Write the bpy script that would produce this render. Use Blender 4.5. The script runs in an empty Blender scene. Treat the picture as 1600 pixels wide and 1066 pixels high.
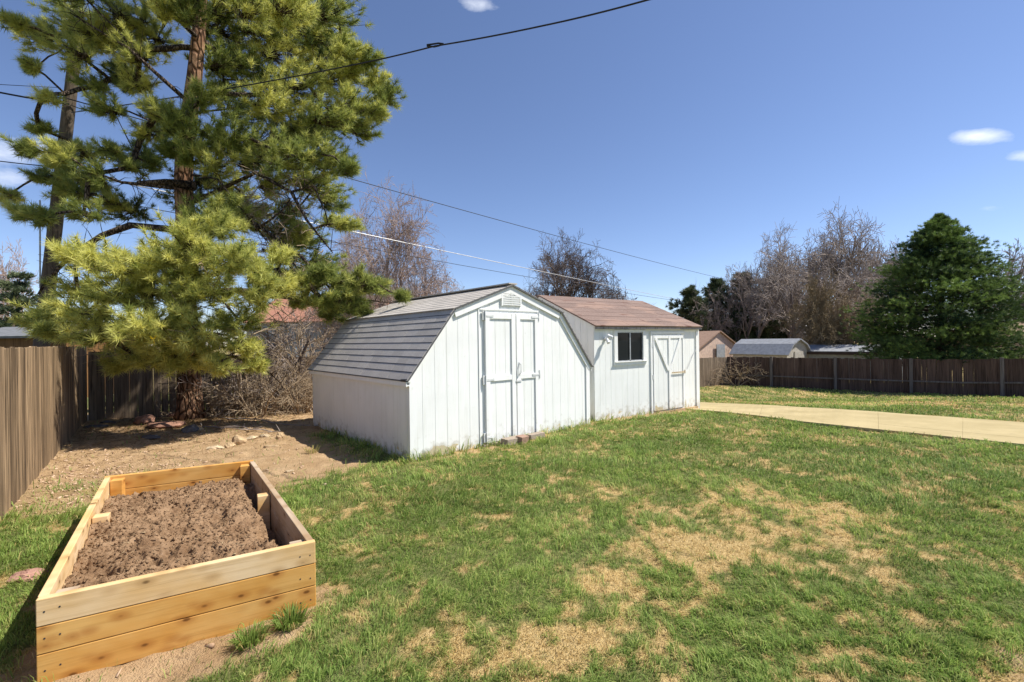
import bpy, bmesh, math, random
import numpy as np
from mathutils import Vector, Matrix
random.seed(7); RNG = np.random.default_rng(11)
D = bpy.data; SC = bpy.context.scene; COL = SC.collection
R = math.radians
# ------------------------------------------------------------------ camera, sky, sun, exposure
FPX, TH, EYE, YC = 711.0, R(0.8), 1.6, 532.0
cam_d = D.cameras.new('camera'); cam = D.objects.new('camera', cam_d); COL.objects.link(cam)
cam_d.sensor_width = 36.0; cam_d.lens = 36.0*FPX/1600.0; cam_d.clip_end = 3000; cam_d.clip_start = 0.05
cam_d.shift_y = -1.0/1600
cam.matrix_world = Matrix.Translation((0, 0, EYE)) @ Matrix.Rotation(R(90), 4, 'X') @ Matrix.Rotation(-TH, 4, 'Z')
SC.camera = cam
SUN = Vector((1.0, 0.03, 1.36)).normalized()
elev = math.asin(SUN.z); azim = math.atan2(SUN.x, SUN.y)
W = D.worlds.new('World'); SC.world = W; W.use_nodes = True
nt = W.node_tree; nt.nodes.clear()
def wn(t, **k):
    n = nt.nodes.new(t)
    for a, b in k.items(): setattr(n, a, b)
    return n
out = wn('ShaderNodeOutputWorld'); bg = wn('ShaderNodeBackground'); sky = wn('ShaderNodeTexSky')
sky.sky_type = 'NISHITA'; sky.sun_disc = False; sky.sun_elevation = elev; sky.sun_rotation = azim
sky.altitude = 1600; sky.air_density = 1.0; sky.dust_density = 0.35; sky.ozone_density = 5.0
bg.inputs['Strength'].default_value = 0.095
tc = wn('ShaderNodeTexCoord')
def vm(op, a, b=None):
    n = wn('ShaderNodeVectorMath', operation=op)
    for i, v in enumerate((a, b)):
        if v is None: continue
        if isinstance(v, (tuple, Vector)): n.inputs[i].default_value = v
        else: nt.links.new(v, n.inputs[i])
    return n
def mt(op, a, b=None, clamp=False):
    n = wn('ShaderNodeMath', operation=op, use_clamp=clamp)
    for i, v in enumerate((a, b)):
        if v is None: continue
        if isinstance(v, (int, float)): n.inputs[i].default_value = v
        else: nt.links.new(v, n.inputs[i])
    return n.outputs[0]
def pray(px, py):
    dx, dy = px-800, YC-py
    return (dx*math.cos(TH)+dy*math.sin(TH))/FPX, (-dx*math.sin(TH)+dy*math.cos(TH))/FPX
nz = wn('ShaderNodeTexNoise'); nz.inputs['Scale'].default_value = 9; nz.inputs['Detail'].default_value = 7
nz.inputs['Roughness'].default_value = .62
mp = wn('ShaderNodeMapping'); mp.inputs['Scale'].default_value = (1, 1, 2.2)
nt.links.new(tc.outputs['Generated'], mp.inputs[0]); nt.links.new(mp.outputs[0], nz.inputs['Vector'])
mask = None     # a few small fair-weather clouds in fixed directions of the sky
for (cx, cy, rx, ry, amp) in [(1534, 214, 21, 6, .66), (1618, 243, 15, 6, .62), (1556, 326, 18, 5, .22), (746, 4, 26, 10, .5),
                              (12, 236, 42, 11, .45), (5, 282, 36, 10, .40)]:
    u, v = pray(cx, cy); d = Vector((u, 1, v)).normalized()
    u2, v2 = pray(cx+10, cy); rt = (Vector((u2, 1, v2)).normalized()-d).normalized(); up = rt.cross(d).normalized()
    k = FPX/ math.sqrt(1+u*u+v*v)
    a = mt('MULTIPLY', vm('DOT_PRODUCT', tc.outputs['Generated'], rt).outputs['Value'], k/rx)
    a0 = rt.dot(d)*k/rx
    b = mt('MULTIPLY', vm('DOT_PRODUCT', tc.outputs['Generated'], up).outputs['Value'], k/ry)
    a = mt('SUBTRACT', a, a0); b = mt('SUBTRACT', b, up.dot(d)*k/ry)
    rr = mt('SQRT', mt('ADD', mt('MULTIPLY', a, a), mt('MULTIPLY', b, b)))
    fr = mt('GREATER_THAN', vm('DOT_PRODUCT', tc.outputs['Generated'], d).outputs['Value'], 0.2)
    m = mt('MULTIPLY', mt('SUBTRACT', 1.25, rr, True), fr)
    m = mt('MULTIPLY', m, amp)
    mask = m if mask is None else mt('MAXIMUM', mask, m)
cl = mt('SUBTRACT', mt('ADD', mt('MULTIPLY', mask, 1.15), mt('MULTIPLY', nz.outputs['Fac'], 1.5)), 1.02, True)
cl = mt('MULTIPLY', mt('MULTIPLY', cl, 1.3, True), mt('MULTIPLY', mask, 5.0, True))
mixw = wn('ShaderNodeMix', data_type='RGBA'); nt.links.new(cl, mixw.inputs['Factor'])
tint = wn('ShaderNodeMix', data_type='RGBA', blend_type='MULTIPLY'); tint.inputs['Factor'].default_value = 1
nt.links.new(sky.outputs[0], tint.inputs['A']); tint.inputs['B'].default_value = (1.26, 1.12, 1.12, 1); nt.links.new(tint.outputs['Result'], mixw.inputs['A']); mixw.inputs['B'].default_value = (8.2, 8.6, 9.4, 1)
nt.links.new(mixw.outputs['Result'], bg.inputs[0]); nt.links.new(bg.outputs[0], out.inputs[0])
sl = D.lights.new('sun', 'SUN'); sl.energy = 4.8; sl.angle = R(0.53); sl.color = (1.0, .945, .85)
so = D.objects.new('sun', sl); COL.objects.link(so); so.rotation_euler = SUN.to_track_quat('Z', 'Y').to_euler()
SC.view_settings.view_transform = 'Standard'; SC.view_settings.look = 'None'
SC.view_settings.exposure = 0.62; SC.view_settings.gamma = 1.0
SC.render.engine = 'CYCLES'

# ------------------------------------------------------------------ terrain + numeric noise
def sst(t):
    t = np.clip(t, 0, 1); return t*t*(3-2*t)
def T(x, y): return -0.72*sst((np.asarray(y, float)-8.5)/9.5)
def Tf(x, y): return float(T(x, y))
def at(px, py, Y):
    u, v = pray(px, py); return Vector((u*Y, Y, EYE+v*Y))
def gp(px, py):
    u, v = pray(px, py); Y = 6.0
    for _ in range(80):
        Y = .5*Y+.5*(EYE-Tf(0, Y))/-v
    return Vector((u*Y, Y, Tf(0, Y)))
_lat = {}
def vnoise(x, y, seed=0):
    if seed not in _lat: _lat[seed] = np.random.default_rng(seed+100).random((256, 256))
    L = _lat[seed]; xi = np.floor(x).astype(int); yi = np.floor(y).astype(int)
    fx = x-xi; fy = y-yi; fx = fx*fx*(3-2*fx); fy = fy*fy*(3-2*fy)
    a = L[xi % 256, yi % 256]; b = L[(xi+1) % 256, yi % 256]; c = L[xi % 256, (yi+1) % 256]; d = L[(xi+1) % 256, (yi+1) % 256]
    return (a*(1-fx)+b*fx)*(1-fy)+(c*(1-fx)+d*fx)*fy
def fbm(x, y, sc, octv=4, seed=0, rough=.5):
    s = 0; amp = 1; tot = 0
    for o in range(octv):
        s = s+amp*vnoise(x*sc+17.3*o, y*sc+9.1*o, seed+o); tot += amp; amp *= rough; sc *= 2.03
    return s/tot

# ------------------------------------------------------------------ object helpers
def link(o, parent=None):
    COL.objects.link(o)
    if parent is not None: o.parent = parent
    return o
def tag(o, label=None, cat=None, group=None, kind=None):
    if label: o['label'] = label
    if cat: o['category'] = cat
    if group: o['group'] = group
    if kind: o['kind'] = kind
    return o
def empty(name, loc=(0, 0, 0), rz=0, label=None, cat=None, group=None):
    o = D.objects.new(name, None); COL.objects.link(o); o.location = loc; o.rotation_euler = (0, 0, rz)
    o.empty_display_size = .2
    return tag(o, label, cat, group)
class MB:
    def __init__(s): s.v = []; s.f = []; s.t = []
    def add(s, vs, fs, tone=0.5):
        b = len(s.v); s.v += [tuple(p) for p in vs]; s.f += [tuple(b+i for i in f) for f in fs]; s.t += [tone]*len(vs)
    def box(s, x0, x1, y0, y1, z0, z1, tone=.5, M=None):
        vs = [Vector((x, y, z)) for z in (z0, z1) for y in (y0, y1) for x in (x0, x1)]
        if M is not None: vs = [M @ v for v in vs]
        s.add(vs, [(0, 2, 3, 1), (4, 5, 7, 6), (0, 1, 5, 4), (2, 6, 7, 3), (0, 4, 6, 2), (1, 3, 7, 5)], tone)
    def prism(s, pts, y0, y1, tone=.5, M=None):
        """pts: polygon in x,z counter-clockwise seen from -y; extruded y0..y1"""
        n = len(pts)
        vs = [Vector((p[0], y0, p[1])) for p in pts]+[Vector((p[0], y1, p[1])) for p in pts]
        if M is not None: vs = [M @ v for v in vs]
        fs = [tuple(range(n)), tuple(range(2*n-1, n-1, -1))]+[(i, i+n, (i+1) % n+n, (i+1) % n) for i in range(n)]
        s.add(vs, fs, tone)
    def beam(s, a, b, w, h, up=(0, 0, 1), tone=.5):
        a = Vector(a); b = Vector(b); d = (b-a); L = d.length; d.normalize(); u = Vector(up)
        x = d.cross(u).normalized(); z = x.cross(d)
        M = Matrix((x, d, z)).transposed().to_4x4(); M.translation = a
        s.box(-w/2, w/2, 0, L, -h/2, h/2, tone, M)
    def tube(s, pts, rad, n=6, tone=.5, cap=True):
        pts = [Vector(p) for p in pts]
        if not hasattr(rad, '__len__'): rad = [rad]*len(pts)
        b = len(s.v); d = (pts[1]-pts[0]).normalized()
        u = d.orthogonal().normalized()
        for i, p in enumerate(pts):
            if i < len(pts)-1: d = (pts[i+1]-p).normalized() if (pts[i+1]-p).length > 1e-9 else d
            u = (u-d*u.dot(d)); u = u.normalized() if u.length > 1e-6 else d.orthogonal().normalized()
            w = d.cross(u)
            for k in range(n):
                a = 2*math.pi*k/n; q = p+(u*math.cos(a)+w*math.sin(a))*rad[i]; s.v.append((q.x, q.y, q.z)); s.t.append(tone)
        for i in range(len(pts)-1):
            for k in range(n):
                a0 = b+i*n+k; a1 = b+i*n+(k+1) % n; s.f.append((a0, a1, a1+n, a0+n))
        if cap:
            s.f.append(tuple(b+k for k in range(n-1, -1, -1))); s.f.append(tuple(b+(len(pts)-1)*n+k for k in range(n)))
    def build(s, name, mat, parent=None, smooth=False, bevel=0):
        me = D.meshes.new(name); me.from_pydata(s.v, [], s.f); me.materials.append(mat)
        at_ = me.attributes.new('tone', 'FLOAT', 'POINT'); at_.data.foreach_set('value', np.array(s.t, np.float32))
        if smooth: me.polygons.foreach_set('use_smooth', [True]*len(me.polygons))
        me.update(); o = D.objects.new(name, me); link(o, parent)
        if bevel:
            m = o.modifiers.new('bevel', 'BEVEL'); m.width = bevel; m.segments = 2; m.limit_method = 'ANGLE'
        return o
def np_mesh(name, co, faces_n, idx, mat, attrs=None, parent=None, smooth=False):
    """co (N,3); idx flat loop indices; faces_n loops per face (int)"""
    me = D.meshes.new(name); nf = len(idx)//faces_n
    me.vertices.add(len(co)); me.vertices.foreach_set('co', np.asarray(co, np.float32).ravel())
    me.loops.add(len(idx)); me.loops.foreach_set('vertex_index', np.asarray(idx, np.int32))
    me.polygons.add(nf); me.polygons.foreach_set('loop_start', np.arange(0, len(idx), faces_n, dtype=np.int32))
    if smooth: me.polygons.foreach_set('use_smooth', np.ones(nf, bool))
    for k, v in (attrs or {}).items():
        a = me.attributes.new(k, 'FLOAT', 'POINT'); a.data.foreach_set('value', np.asarray(v, np.float32))
    me.update(calc_edges=True); me.validate(); me.materials.append(mat)
    o = D.objects.new(name, me); return link(o, parent)

# ------------------------------------------------------------------ materials
class Mat:
    def __init__(s, name, rough=.8, spec=.3):
        s.m = D.materials.new(name); s.m.use_nodes = True; s.nt = s.m.node_tree
        s.b = s.nt.nodes['Principled BSDF']; s.b.inputs['Roughness'].default_value = rough
        s.b.inputs['Specular IOR Level'].default_value = spec
        s.out = s.nt.nodes['Material Output']; s.tc = s.n('ShaderNodeTexCoord')
    def n(s, t, **k):
        n = s.nt.nodes.new(t)
        for a, b in k.items(): setattr(n, a, b)
        return n
    def l(s, a, b): s.nt.links.new(a, b)
    def setin(s, sock, v):
        if hasattr(v, 'is_output'): s.l(v, sock)
        elif isinstance(v, (tuple, list)) and len(v) == 3 and sock.type == 'RGBA': sock.default_value = (*v, 1)
        else: sock.default_value = v
    def coords(s, scale=(1, 1, 1), kind='Object', rot=(0, 0, 0)):
        m = s.n('ShaderNodeMapping'); m.inputs['Scale'].default_value = scale; m.inputs['Rotation'].default_value = rot
        s.l(s.tc.outputs[kind], m.inputs[0]); return m.outputs[0]
    def noise(s, sc, det=4, rough=.55, vec=None, dist=0):
        n = s.n('ShaderNodeTexNoise'); n.inputs['Scale'].default_value = sc; n.inputs['Detail'].default_value = det
        n.inputs['Roughness'].default_value = rough; n.inputs['Distortion'].default_value = dist
        s.l(vec if vec is not None else s.tc.outputs['Object'], n.inputs['Vector']); return n.outputs['Fac']
    def ramp(s, fac, stops):
        r = s.n('ShaderNodeValToRGB'); e = r.color_ramp.elements
        while len(e) < len(stops): e.new(.5)
        for i, (p, c) in enumerate(stops): e[i].position = p; e[i].color = (*c, 1) if len(c) == 3 else c
        s.l(fac, r.inputs[0]); return r.outputs[0]
    def step(s, fac, a, b):
        r = s.n('ShaderNodeMapRange', interpolation_type='SMOOTHSTEP'); s.setin(r.inputs['Value'], fac)
        r.inputs['From Min'].default_value = a; r.inputs['From Max'].default_value = b; return r.outputs[0]
    def mix(s, f, a, b, bt='MIX'):
        m = s.n('ShaderNodeMix', data_type='RGBA', blend_type=bt)
        s.setin(m.inputs['Factor'], f); s.setin(m.inputs['A'], a); s.setin(m.inputs['B'], b); return m.outputs['Result']
    def math(s, op, a, b=0, clamp=False):
        m = s.n('ShaderNodeMath', operation=op, use_clamp=clamp); s.setin(m.inputs[0], a); s.setin(m.inputs[1], b); return m.outputs[0]
    def attr(s, n): a = s.n('ShaderNodeAttribute', attribute_name=n); return a.outputs['Fac']
    def xyz(s, vec=None):
        x = s.n('ShaderNodeSeparateXYZ'); s.l(vec if vec is not None else s.tc.outputs['Object'], x.inputs[0]); return x.outputs
    def objrand(s): return s.n('ShaderNodeObjectInfo').outputs['Random']
    def color(s, c): s.setin(s.b.inputs['Base Color'], c)
    def bump(s, h, strength=.5, dist=.01):
        b = s.n('ShaderNodeBump'); b.inputs['Strength'].default_value = strength; b.inputs['Distance'].default_value = dist
        s.l(h, b.inputs['Height']); s.l(b.outputs[0], s.b.inputs['Normal'])
def translucent(M, col, f):
    t = M.n('ShaderNodeBsdfTranslucent'); M.setin(t.inputs['Color'], col); x = M.n('ShaderNodeMixShader'); x.inputs[0].default_value = f
    M.l(M.b.outputs[0], x.inputs[1]); M.l(t.outputs[0], x.inputs[2]); M.l(x.outputs[0], M.out.inputs['Surface'])
MT = {}
def paint(name, base, peel=.0, spot=None):
    M = Mat(name, .55, .35); z = M.xyz()[2]
    streak = M.noise(1, 5, .6, M.coords((14, 14, 1.1)))
    big = M.noise(1.6, 4, .6)
    c = M.mix(M.step(big, .35, .75), base, tuple(v*.93 for v in base))
    c = M.mix(M.math('MULTIPLY', M.step(streak, .48, .75), .55), c, tuple(v*q for v, q in zip(base, (.84, .84, .80))))
    low = M.step(z, .38, -.05)
    pn = M.noise(4.5, 7, .7, M.coords((1, 1, 1.4)))
    if spot:
        X_ = M.xyz(); dxn = M.math('DIVIDE', M.math('SUBTRACT', X_[0], spot[0]), spot[1]); dzn = M.math('DIVIDE', M.math('SUBTRACT', z, spot[2]), spot[3])
        rr = M.math('ADD', M.math('MULTIPLY', dxn, dxn), M.math('MULTIPLY', dzn, dzn)); low = M.math('ADD', low, M.math('MULTIPLY', M.math('SUBTRACT', 1.0, rr, True), .55))
    pm = M.step(M.math('ADD', pn, M.math('MULTIPLY', low, .24+peel)), .80, .83)
    c = M.mix(pm, c, (.66, .55, .33))
    grime = M.math('MULTIPLY', M.step(M.math('ADD', M.noise(9, 4), M.math('MULTIPLY', low, .35)), .62, .95), .55)
    c = M.mix(grime, c, (.36, .33, .25)); M.color(c)
    g = M.noise(1, 6, .7, M.coords((70, 70, 3))); M.bump(g, .35, .006); return M.m
MT['white'] = paint('white_paint', (.83, .84, .815), .04, (.45, .33, .05, .14))
MT['trim'] = paint('trim_paint', (.85, .855, .835), -.25)
MT['shed_two'] = paint('second_shed_paint', (.82, .835, .81), .03, (1.9, .35, .0, .13))
M = Mat('dark_gap', .9); M.color((.25, .26, .26)); MT['gap'] = M.m
def shingle(name, a, b, patch=None):
    M = Mat(name, .9, .2); t = M.attr('tone')
    n1 = M.noise(2.2, 4); n2 = M.noise(160, 2)
    c = M.mix(M.math('ADD', M.math('MULTIPLY', t, .6), M.math('MULTIPLY', M.step(n1, .3, .7), .4)), a, b)
    c = M.mix(M.step(n2, .3, .75), M.mix(.22, c, (0, 0, 0)), M.mix(.15, c, (.9, .9, .9)))
    if patch:
        c = M.mix(M.step(M.noise(1.3, 3, .5, M.coords((1, 1.8, 1))), .5, .66), c, patch[0])
        c = M.mix(M.step(M.noise(2.6, 3, .5, M.coords((.7, 3, 1))), .63, .68), c, patch[1])
    M.color(c); M.bump(n2, .5, .004); return M.m
MT['shingle'] = shingle('grey_shingle', (.44, .40, .35), (.57, .52, .46))
MT['edge_and_shadow'] = shingle('edge_and_shadow_line', (.05, .05, .055), (.08, .08, .085))  # near black: painted shadow lines of the shingle courses, also the drip edge
MT['red_roof'] = shingle('faded_red_roofing', (.165, .095, .068), (.22, .135, .10), ((.28, .19, .15), (.15, .08, .06)))
MT['redtile'] = shingle('red_roof_far', (.34, .12, .06), (.42, .18, .09))
def simple(name, c, rough=.7, metal=0, var=.15, sc=6, spec=.3, bump=0):
    M = Mat(name, rough, spec); M.b.inputs['Metallic'].default_value = metal
    n = M.noise(sc, 5, .6); M.color(M.mix(M.step(n, .3, .7), tuple(v*(1-var) for v in c), tuple(min(1, v*(1+var)) for v in c)))
    if bump: M.bump(M.noise(sc*4, 4), bump, .01)
    return M.m
MT['galv'] = simple('galvanised_steel', (.42, .43, .44), .45, .6)
MT['hinge'] = simple('painted_hinge', (.66, .67, .66), .5)
MT['iron'] = simple('dark_iron', (.04, .04, .045), .5)
MT['wire_dark'] = simple('cable_rubber', (.02, .02, .024), .6)
MT['wire_pale'] = simple('bare_aluminium_cable', (.62, .62, .62), .4, .3)
MT['metalroof'] = simple('pale_metal_roof', (.30, .31, .33), .55, .2)
MT['greyroof'] = simple('far_grey_roof', (.17, .175, .185), .85)
MT['tanwall'] = simple('tan_stucco', (.60, .45, .36), .85)
MT['beigewall'] = simple('beige_board_wall', (.44, .41, .36), .85)
MT['greywall'] = simple('grey_far_wall', (.30, .32, .34), .85)
MT['brownroof'] = simple('brown_shingle_far', (.30, .195, .14), .9)
MT['darktrim'] = simple('dark_brown_trim', (.05, .035, .03), .7)
MT['brick'] = simple('worn_brick', (.30, .19, .14), .9, bump=.6, sc=18)
MT['block'] = simple('concrete_block', (.33, .27, .21), .95, bump=.6, sc=18)
def rockmat(name, c):
    M = Mat(name, .92, .15); n = M.noise(5, 6, .65); n2 = M.noise(40, 4)
    c1 = M.mix(M.step(n, .35, .7), tuple(v*.7 for v in c), tuple(min(.8, v*1.2) for v in c))
    M.color(M.mix(M.step(n2, .55, .8), c1, tuple(v*.55 for v in c))); M.bump(M.math('ADD', n, M.math('MULTIPLY', n2, .4)), .7, .02); return M.m
MT['rock_red'] = rockmat('red_sandstone', (.31, .17, .12)); MT['rock_tan'] = rockmat('tan_sandstone', (.47, .34, .20))
MT['rock_grey'] = rockmat('grey_stone', (.13, .125, .125)); MT['rock_pale'] = rockmat('pale_stone', (.58, .46, .30))
MT['rock_pink'] = rockmat('pink_stone', (.42, .24, .19))
M = Mat('window_glass', .05, .12); M.color((.015, .018, .022)); M.bump(M.noise(1.4, 2), .08, .05); MT['glass'] = M.m
def oldwood(name, a, b, dark, vert=True, tonew=.5):
    M = Mat(name, .88, .15); t = M.attr('tone')
    rnd = M.n('ShaderNodeCombineXYZ'); M.l(M.math('MULTIPLY', t, 37.0), rnd.inputs[0]); M.l(M.math('MULTIPLY', t, 11.0), rnd.inputs[1])
    add = M.n('ShaderNodeVectorMath', operation='ADD'); M.l(M.tc.outputs['Object'], add.inputs[0]); M.l(rnd.outputs[0], add.inputs[1])
    def mapped(scale):
        m = M.n('ShaderNodeMapping'); m.inputs['Scale'].default_value = scale; M.l(add.outputs[0], m.inputs[0]); return m.outputs[0]
    g = M.noise(1, 6, .65, mapped((38, 38, 1.3) if vert else (1.3, 38, 38)))
    g2 = M.noise(1, 4, .6, mapped((9, 9, .8) if vert else (.8, 9, 9)))
    c = M.mix(M.math('ADD', M.math('MULTIPLY', t, tonew), M.math('MULTIPLY', M.step(g2, .3, .7), 1-tonew)), a, b)
    c = M.mix(M.math('MULTIPLY', M.step(g, .47, .66), .85), c, dark); M.color(c); M.bump(g, .8, .006); return M.m
MT['fence_left'] = oldwood('weathered_brown_wood', (.095, .064, .038), (.44, .31, .185), (.022, .015, .010))
MT['fence_back'] = oldwood('sun_bleached_wood', (.15, .11, .078), (.30, .23, .165), (.06, .045, .032))
MT['fence_right'] = oldwood('dark_stained_wood', (.075, .047, .036), (.155, .102, .080), (.028, .018, .014))
MT['fence_rail'] = oldwood('grey_weathered_timber', (.22, .205, .195), (.34, .32, .31), (.13, .12, .11), True, .3)
MT['fence_post'] = oldwood('weathered_post_timber', (.13, .11, .10), (.22, .19, .17), (.07, .06, .055), True, .3)
MT['orangewood'] = oldwood('stained_shed_boards', (.16, .085, .035), (.24, .13, .055), (.06, .03, .015))
MT['polewood'] = oldwood('utility_pole_wood', (.085, .066, .050), (.155, .125, .095), (.035, .027, .02))
def boxwood(name, pale, warm, stain):
    M = Mat(name, .72, .2); rnd = M.objrand()
    cx = M.n('ShaderNodeCombineXYZ'); M.l(M.math('MULTIPLY', rnd, 23.0), cx.inputs[0]); M.l(M.math('MULTIPLY', rnd, 7.0), cx.inputs[2])
    add = M.n('ShaderNodeVectorMath', operation='ADD'); M.l(M.tc.outputs['Object'], add.inputs[0]); M.l(cx.outputs[0], add.inputs[1])
    def mp_(sc):
        m = M.n('ShaderNodeMapping'); m.inputs['Scale'].default_value = sc; M.l(add.outputs[0], m.inputs[0]); return m.outputs[0]
    g = M.noise(1, 5, .6, mp_((1.6, 30, 42)), .6); bl = M.noise(1, 3, .5, mp_((2.4, 2, 5)))
    c = M.mix(M.step(bl, .3, .68), warm, pale)
    c = M.mix(M.math('MULTIPLY', M.step(g, .46, .72), .5), c, tuple(v*.72 for v in warm))
    vo = M.n('ShaderNodeTexVoronoi'); vo.inputs['Scale'].default_value = 1; vo.inputs['Randomness'].default_value = 1
    M.l(mp_((7.0, 4.0, 13.0)), vo.inputs['Vector'])
    kn = M.step(vo.outputs['Distance'], .17, .07)
    halo = M.step(vo.outputs['Distance'], .48, .12)
    c = M.mix(M.math('MULTIPLY', halo, .55), c, stain)
    c = M.mix(M.math('MULTIPLY', kn, .85), c, tuple(v*.35 for v in stain))
    M.color(c); M.bump(g, .4, .003); return M.m
MT['cedar'] = boxwood('warm_cedar_board', (.68, .40, .13), (.58, .28, .06), (.36, .13, .025))
MT['cedar_pale'] = boxwood('bleached_cedar_board', (.76, .56, .33), (.68, .43, .18), (.42, .24, .09))
MT['cedar_grey'] = boxwood('greyed_cedar_board', (.50, .40, .29), (.40, .28, .17), (.28, .16, .08))
def bark(name, a, b, vs=5):
    M = Mat(name, .95, .1); v = M.coords((vs, vs, vs*.3)); vo = M.n('ShaderNodeTexVoronoi', feature='DISTANCE_TO_EDGE')
    vo.inputs['Scale'].default_value = 2; M.l(v, vo.inputs['Vector']); n = M.noise(3, 5, .6, v)
    e = M.step(vo.outputs['Distance'], 0, .18); c = M.mix(M.step(n, .3, .7), a, b)
    M.color(M.mix(e, tuple(q*.3 for q in a), c)); M.bump(M.math('ADD', e, n), 1, .03); return M.m
MT['pinebark'] = bark('pine_bark', (.20, .105, .06), (.36, .22, .14))
MT['limbbark'] = bark('pine_limb_bark', (.09, .065, .05), (.20, .155, .115), 9)
MT['greybark'] = simple('grey_bark', (.16, .13, .12), .95, sc=8)
MT['twig'] = simple('brown_twigs', (.30, .25, .22), .95, sc=3)
MT['twig_pink'] = simple('pinkish_twigs', (.36, .27, .23), .95, sc=1)
MT['twig_tan'] = simple('tan_twigs', (.34, .26, .175), .95, sc=3)
MT['twig_olive'] = simple('olive_brown_twigs', (.25, .19, .11), .95, sc=1)
MT['darktwig'] = simple('dark_twigs', (.15, .12, .11), .95, sc=1)
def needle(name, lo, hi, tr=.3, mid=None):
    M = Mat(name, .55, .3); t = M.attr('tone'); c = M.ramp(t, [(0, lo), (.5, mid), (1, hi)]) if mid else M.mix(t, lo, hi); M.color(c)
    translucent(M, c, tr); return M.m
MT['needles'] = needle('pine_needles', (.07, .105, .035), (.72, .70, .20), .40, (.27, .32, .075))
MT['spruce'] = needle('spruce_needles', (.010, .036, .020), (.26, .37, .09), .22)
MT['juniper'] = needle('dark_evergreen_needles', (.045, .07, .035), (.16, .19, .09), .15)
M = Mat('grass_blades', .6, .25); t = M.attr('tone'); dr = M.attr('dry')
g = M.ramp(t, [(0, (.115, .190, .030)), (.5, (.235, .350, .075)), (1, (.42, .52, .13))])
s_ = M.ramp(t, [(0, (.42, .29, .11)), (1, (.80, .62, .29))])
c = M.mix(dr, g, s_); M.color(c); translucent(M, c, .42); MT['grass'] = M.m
# ground
M = Mat('ground_soil_and_lawn', .95, .1); dry = M.attr('dry'); dirt = M.attr('dirt'); lush = M.attr('tone')
n1 = M.noise(3.5, 6, .6); n2 = M.noise(30, 5, .65); n3 = M.noise(120, 3, .6)
lawn = M.mix(M.step(n2, .35, .68), (.10, .125, .035), (.21, .22, .08))
straw = M.mix(M.step(n2, .3, .7), (.42, .29, .12), (.64, .47, .22))
soil = M.mix(M.step(n1, .3, .72), (.39, .255, .135), (.54, .375, .215))
soil = M.mix(M.math('MULTIPLY', M.step(n3, .52, .75), .3), soil, (.58, .42, .26))
soil = M.mix(M.math('MULTIPLY', M.step(n2, .56, .72), .45), soil, (.20, .125, .07))
c = M.mix(dry, lawn, straw); c = M.mix(dirt, c, soil); M.color(c)
M.bump(M.math('ADD', n2, M.math('MULTIPLY', n3, .5)), .9, .03); MT['ground'] = M.m
M = Mat('soil_in_bed', .97, .08); n1 = M.noise(7, 6, .65); n3 = M.noise(60, 5, .7)
c = M.mix(M.step(n1, .3, .7), (.20, .118, .064), (.37, .24, .14)); c = M.mix(M.math('MULTIPLY', M.step(n3, .55, .72), .5), c, (.42, .30, .20)); M.color(c)
M.bump(M.math('ADD', n3, n1), .9, .02); MT['bedsoil'] = M.m
M = Mat('sandy_concrete', .9, .2); n1 = M.noise(1.2, 5, .6); n3 = M.noise(150, 3)
c = M.mix(M.step(n1, .3, .7), (.38, .305, .150), (.48, .39, .205)); c = M.mix(M.math('MULTIPLY', M.step(M.noise(5, 6, .7), .55, .75), .4), c, (.24, .19, .11)); c = M.mix(M.step(n3, .3, .7), M.mix(.12, c, (.2, .15, .1)), c)
M.color(c); M.bump(n3, .4, .003); MT['concrete'] = M.m
M = Mat('wood_chip', .9, .1); t = M.attr('tone'); M.color(M.mix(t, (.34, .22, .14), (.60, .44, .30))); MT['chip'] = M.m
M = Mat('far_ground', .95, .1); M.color(M.mix(M.step(M.noise(.2, 5), .3, .7), (.16, .13, .07), (.12, .14, .05))); MT['far'] = M.m

# ------------------------------------------------------------------ ground masks (world coordinates)
# straw patches: x, y, rx, ry, strength
gpx = lambda px, py: gp(px, py)[:2]
PATCH = []
for (px, py, rx, ry, a) in [(1130, 870, 150, 45, 1), (1050, 805, 60, 14, .8), (1210, 830, 110, 30, .9), (1000, 880, 90, 30, .85),
        (940, 915, 60, 18, .8), (1080, 930, 80, 25, .7), (900, 1000, 95, 28, 1), (790, 1025, 45, 14, .9), (960, 775, 28, 9, .8),
        (1490, 872, 60, 16, .95), (1440, 755, 110, 22, .85), (1330, 745, 80, 14, .7), (1250, 775, 60, 14, .7), (770, 812, 28, 8, .9),
        (1200, 920, 70, 20, .7), (1290, 900, 60, 18, .6), (1380, 985, 120, 25, .8), (1500, 1010, 120, 40, .9), (1250, 1040, 80, 20, .8),
        (680, 945, 30, 12, .7), (620, 925, 60, 10, .6), (850, 860, 40, 12, .5), (1150, 1000, 50, 20, .6), (1560, 770, 60, 20, .5),
        (1560, 715, 60, 10, .4), (500, 930, 40, 22, .8), (1420, 622, 260, 12, .75), (1300, 640, 130, 8, .45), (1560, 640, 120, 8, .6),
        (560, 800, 20, 8, .3), (1050, 1040, 60, 16, .6), (550, 940, 60, 15, .5)]:
    c0 = gp(px, py); c1 = gp(px+rx, py); c2 = gp(px, py-ry)
    PATCH.append((c0.x, c0.y, max(.05, 1.2*(c1-c0).length), max(.05, 1.25*(c2-c0).length), a*.92))
LB = [gp(*p)[:2] for p in [(330, 1080), (345, 1020), (440, 960), (470, 860), (435, 757), (480, 742), (545, 730), (600, 716), (620, 700)]]
def inside(x, y, poly):
    r = np.zeros(x.shape, bool); n = len(poly)
    for i in range(n):
        x1, y1 = poly[i]; x2, y2 = poly[(i+1) % n]
        if y1 == y2: continue
        r ^= ((y1 > y) != (y2 > y)) & (x < (x2-x1)*(y-y1)/(y2-y1)+x1)
    return r
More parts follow.
